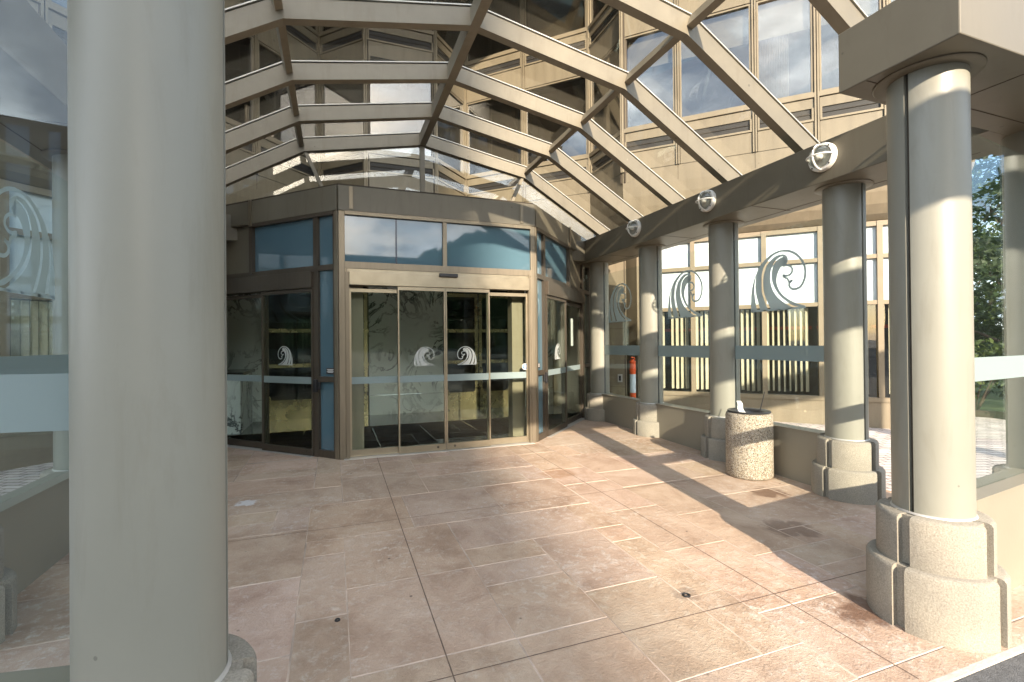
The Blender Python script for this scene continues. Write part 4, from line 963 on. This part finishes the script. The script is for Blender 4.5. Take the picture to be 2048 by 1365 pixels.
# ================================================================== PLANTING AND BACKGROUND
def leaves(b, center, rad, n, size, rng, squash=1.0, hollow=.35):
    for _ in range(n):
        while True:
            p = Vector((rng.uniform(-1, 1), rng.uniform(-1, 1), rng.uniform(-1, 1)))
            if hollow < p.length < 1: break
        p = Vector((p.x * rad, p.y * rad, p.z * rad * squash)) + Vector(center)
        nrm = Vector((rng.gauss(0, 1), rng.gauss(0, 1), rng.gauss(0.6, 1))).normalized(); a = nrm.orthogonal().normalized(); a.rotate(Matrix.Rotation(rng.uniform(0, 6.28), 3, nrm)); c = nrm.cross(a)
        s = size * rng.uniform(.6, 1.4)
        tn = min(1, max(0.002, rng.gauss(.45, .22)))
        b.poly([p - a * s, p + c * s * .45, p + a * s, p - c * s * .45], 0, tn)
def tree(name, label, loc, h, rad, seed, mat='leaf_dark', n=8500, leaf=.085, group='trees beyond the brick path', trunk_h=.12):
    rng = random.Random(seed); t = thing(name, label, 'tree', loc, group); x, y, z = loc
    b = MB(); b.tube([(x, y, z - .05), (x + .05, y, z + h * .3), (x - .05, y + .05, z + h * .62), (x, y, z + h * .9)], [.16 * h / 7, .12 * h / 7, .08 * h / 7, .02], 10)
    blobs = []
    for k in range(16):
        a = rng.uniform(0, 6.28); zz = rng.uniform(trunk_h, .97); rr = rad * (1.05 - .75 * abs(zz - .5)) * rng.uniform(.35, .95)
        pc = (x + rr * math.cos(a), y + rr * math.sin(a), z + h * zz); blobs.append((pc, rad * rng.uniform(.28, .52)))
        st = (x, y, z + h * max(.2, zz - .22)); b.tube([st, ((st[0] + pc[0]) / 2, (st[1] + pc[1]) / 2, (st[2] + pc[2]) / 2 + .1), pc], [.05 * h / 7, .035 * h / 7, .012], 6)
    b.build('trunk', 'bark', t, smooth=True)
    b = MB()
    for pc, r in blobs: leaves(b, pc, r, n // 16, leaf, rng, .8, .15)
    b.build('crown', mat, t)
    return t
tree('broadleaf_tree', 'tall dark tree beyond the right glass screen, nearest the near column', (14.6, 6.1, -.03), 6.2, 1.9, 3)
tree('broadleaf_tree', 'dark tree at the right picture edge beyond the glass screen', (16.5, 9.4, -.03), 6.6, 2.2, 4)
tree('broadleaf_tree', 'paler tree behind the dark ones beyond the right screen', (21, 11.0, -.03), 7.6, 2.6, 5, 'leaf_mid')
tree('broadleaf_tree', 'broad dark tree standing apart on the lawn to the far right', (15.5, 3.2, -.03), 5.6, 1.9, 6)
for k, (x, y, h) in enumerate(((24, 6.5, 6.5), (28, 12, 8), (23, 14.5, 7.5), (19, 2.0, 5.5), (17.5, 13.5, 6.5))):
    tree('broadleaf_tree', ['far tree filling the gap left of the dark trees on the lawn', 'tallest far tree behind the lawn', 'far tree toward the building end of the lawn', 'small far tree at the road end of the lawn', 'tree nearest the building on the lawn'][k], (x, y, -.03), h, h * .33, 60 + k, 'leaf_dark' if k % 2 else 'leaf_mid', 3000, .17)
def shrub(label, loc, r, h, seed, mat, flowers=0, name='shrub'):
    rng = random.Random(seed); t = thing(name, label, 'shrub', loc, 'shrubs along the brick path'); x, y, z = loc
    b = MB()
    for k in range(7): a = k * .9; b.tube([(x, y, z - .03), (x + r * .5 * math.cos(a), y + r * .5 * math.sin(a), z + h * .6)], [.02, .008], 5)
    b.build('stem', 'bark', t)
    b = MB()
    for k in range(6): a = rng.uniform(0, 6.28); leaves(b, (x + r * .5 * math.cos(a), y + r * .5 * math.sin(a), z + h * rng.uniform(.35, .7)), r * .6, 220, .06, rng, h / r * .5, 0)
    b.build('foliage', mat, t)
    if flowers:
        b = MB()
        for k in range(flowers): a = rng.uniform(0, 6.28); leaves(b, (x + r * .8 * math.cos(a), y + r * .8 * math.sin(a), z + h * rng.uniform(.5, .8)), .05, 10, .04, rng, 1, 0)
        b.build('blossom', 'red_flower', t)
    return t
shrub('yellow green shrub at the end of the brick path', (11.6, 5.6, -.02), .9, 1.7, 1, 'leaf_mid')
shrub('low leafy shrub with red blossoms beside the brick path', (12.0, 6.6, -.02), .9, 1.0, 2, 'leaf_mid', 26)
shrub('dark shrub at the right picture edge beyond the path', (12.3, 4.6, -.02), 1.0, 1.1, 3, 'leaf_dark')
shrub('rounded dark green shrub under the tall tree', (13.6, 7.2, -.02), 1.1, 1.6, 4, 'leaf_dark')
b = MB(); pth = [(11.2, 3.6), (11.6, 5.2), (11.0, 6.3), (10.2, 7.6)]
for p0, p1 in zip(pth[:-1], pth[1:]):
    F, ln = frame2(p0, p1); b.fbox(F, 0, ln, -.12, .0, -.05, .16)
tag(b.build('garden_kerb', 'joint_dark', None, origin=(11.4, 5, 0)), 'dark low edging between the brick path and the shrubs', 'kerb')
for k, (x, y, h) in enumerate(((19, -1.6, 6.5), (27, -5.5, 8.5), (24, -10, 8), (35, -4, 10))):
    tree('street_tree', ['tree on the road side of the lawn, first from the path', 'tall tree at the far corner of the road', 'shorter tree standing close to the road edge', 'rear tree above the road corner'][k], (x, y, -.07), h, h * .36, 80 + k, 'leaf_dark', 2600, .2, 'trees across the road')
# hedge and trees across the road, mirrored in the doors
for k, (x, y, h) in enumerate(((7, -38, 9), (14, -42, 11), (20, -36, 10), (27, -44, 12), (34, -40, 11))):
    tree('street_tree', ['leafy tree straight across the road from the right glass screens', 'taller tree across the road right of the first', 'bushy tree across the road nearest the kerb', 'tallest tree of the row across the road', 'last tree at the right end of the row across the road'][k], (x, y, -.07), h, h * .34, 30 + k, 'leaf_dark', 2400, .42, 'trees across the road')
b = MB(); rh = random.Random(4)
for k in range(46):
    x = -60 + k * 5; h0 = 33 + 10 * math.sin(k * .35) + rh.uniform(-2.5, 2.5); h1 = 33 + 10 * math.sin((k + 1) * .35)
    b.hexa([(x, -150, -1), (x + 5, -150, -1), (x + 5, -190, -1), (x, -190, -1), (x, -158, h0), (x + 5, -158, h1), (x + 5, -185, h0), (x, -185, h0)])
struct(b.build('hill', 'grass'))
# high-rise across the road: its shadow edge runs over the forecourt
t = thing('high_rise', 'dark apartment high-rise far across the road, mirrored in the left glass', 'building', (-24, -88, 0))
TX0, TX1, TY0, TY1, TH = -44, -11.0, -88, -80, 56
b = MB(); b.box(TX0, TX1, TY0, TY1, -.1, TH); b.build('wall', 'tower_wall', t)
for k in range(8):
    b = MB(); x = TX0 + 1.2 + k * 3.95
    for fl in range(18): b.box(x, x + 2.5, TY1, TY1 + .06, 1.2 + fl * 3.0, 3.1 + fl * 3.0)
    b.build('window_column', 'tower_window', t)
t = thing('office_block', 'mid-rise block with pale window strips, mirrored in the left foreground glass', 'building', (-37, -33, 0))
F, ln = frame2((-44, -28), (-30, -38), True); FB = F if (F[2][0] > 0) else ((-44, -28), F[1], (-F[2][0], -F[2][1]))
b = MB(); b.fbox(FB, 0, ln, -10, 0, -.1, 19); b.build('wall', 'tower_wall', t)
for k in range(7):
    b = MB(); s = .6 + k * 2.4
    for fl in range(6): b.fbox(FB, s, s + (1.3 if k % 2 else .7), .005, .06, 1.0 + fl * 3, 3.4 + fl * 3)
    b.build('window_column', 'tower_window', t)
# parked car on the road behind the viewpoint
def car(loc, rz):
    t = thing('parked_car', 'blue hatchback parked on the road, mirrored in the left glass', 'car', loc)
    prof = [(-2.1, .35), (-2.15, .62), (-2.0, .88), (-1.45, .98), (-.85, 1.40), (.25, 1.45), (1.1, 1.02), (1.95, .86), (2.15, .62), (2.1, .35)]
    b = MB()
    for s in (-1, 1): pass
    secs = [(-.86, .93), (-.80, 1.0), (.80, 1.0), (.86, .93)]
    rings = [[(x, yy, .3 + (z - .3) * sc if z > .9 else z) for x, z in prof] for yy, sc in secs]
    for r0, r1 in zip(rings[:-1], rings[1:]):
        for i in range(len(prof)): j = (i + 1) % len(prof); b.poly([r0[i], r0[j], r1[j], r1[i]])
    b.poly(rings[0]); b.poly(rings[-1][::-1])
    def put(b): b.v = [(loc[0] + x * math.cos(rz) - y * math.sin(rz), loc[1] + x * math.sin(rz) + y * math.cos(rz), loc[2] + z) for x, y, z in b.v]
    put(b); b.build('body', 'car_paint', t, smooth=True, bevel=.03)
    b = MB()
    for yy in (-.872, .872):
        b.poly([(-1.25, yy, .98), (-.80, yy * .965, 1.30), (-.25, yy * .965, 1.33), (-.25, yy, .98)]); b.poly([(-.18, yy, .98), (-.18, yy * .965, 1.33), (.25, yy * .965, 1.33), (.85, yy, .98)])
    b.poly([(1.08, -.7, 1.05), (1.08, .7, 1.05), (.32, .66, 1.46), (.32, -.66, 1.46)]); b.poly([(-1.42, -.7, 1.02), (-1.42, .7, 1.02), (-.92, .66, 1.41), (-.92, -.66, 1.41)])
    put(b); b.build('window', 'car_glass', t)
    for x in (-1.35, 1.35):
        for yy in (-.80, .80):
            b = MB(); b.lathe([(0, -.1), (.30, -.1), (.33, -.07), (.33, .07), (.30, .1), (0, .1)], 24); b.v = [(x + p[0], yy + p[2], .32 + p[1]) for p in b.v]; put(b); w_ = b.build('wheel', 'black_rubber', t, smooth=True)
            b = MB(); b.lathe([(0, -.108), (.19, -.108), (.2, -.1), (.2, .1), (.19, .108), (0, .108)], 20); b.v = [(x + p[0], yy + p[2], .32 + p[1]) for p in b.v]; put(b); b.build('rim', 'aluminium_cap', w_, smooth=True)
car((-5.6, -7.5, -.07), R(8))
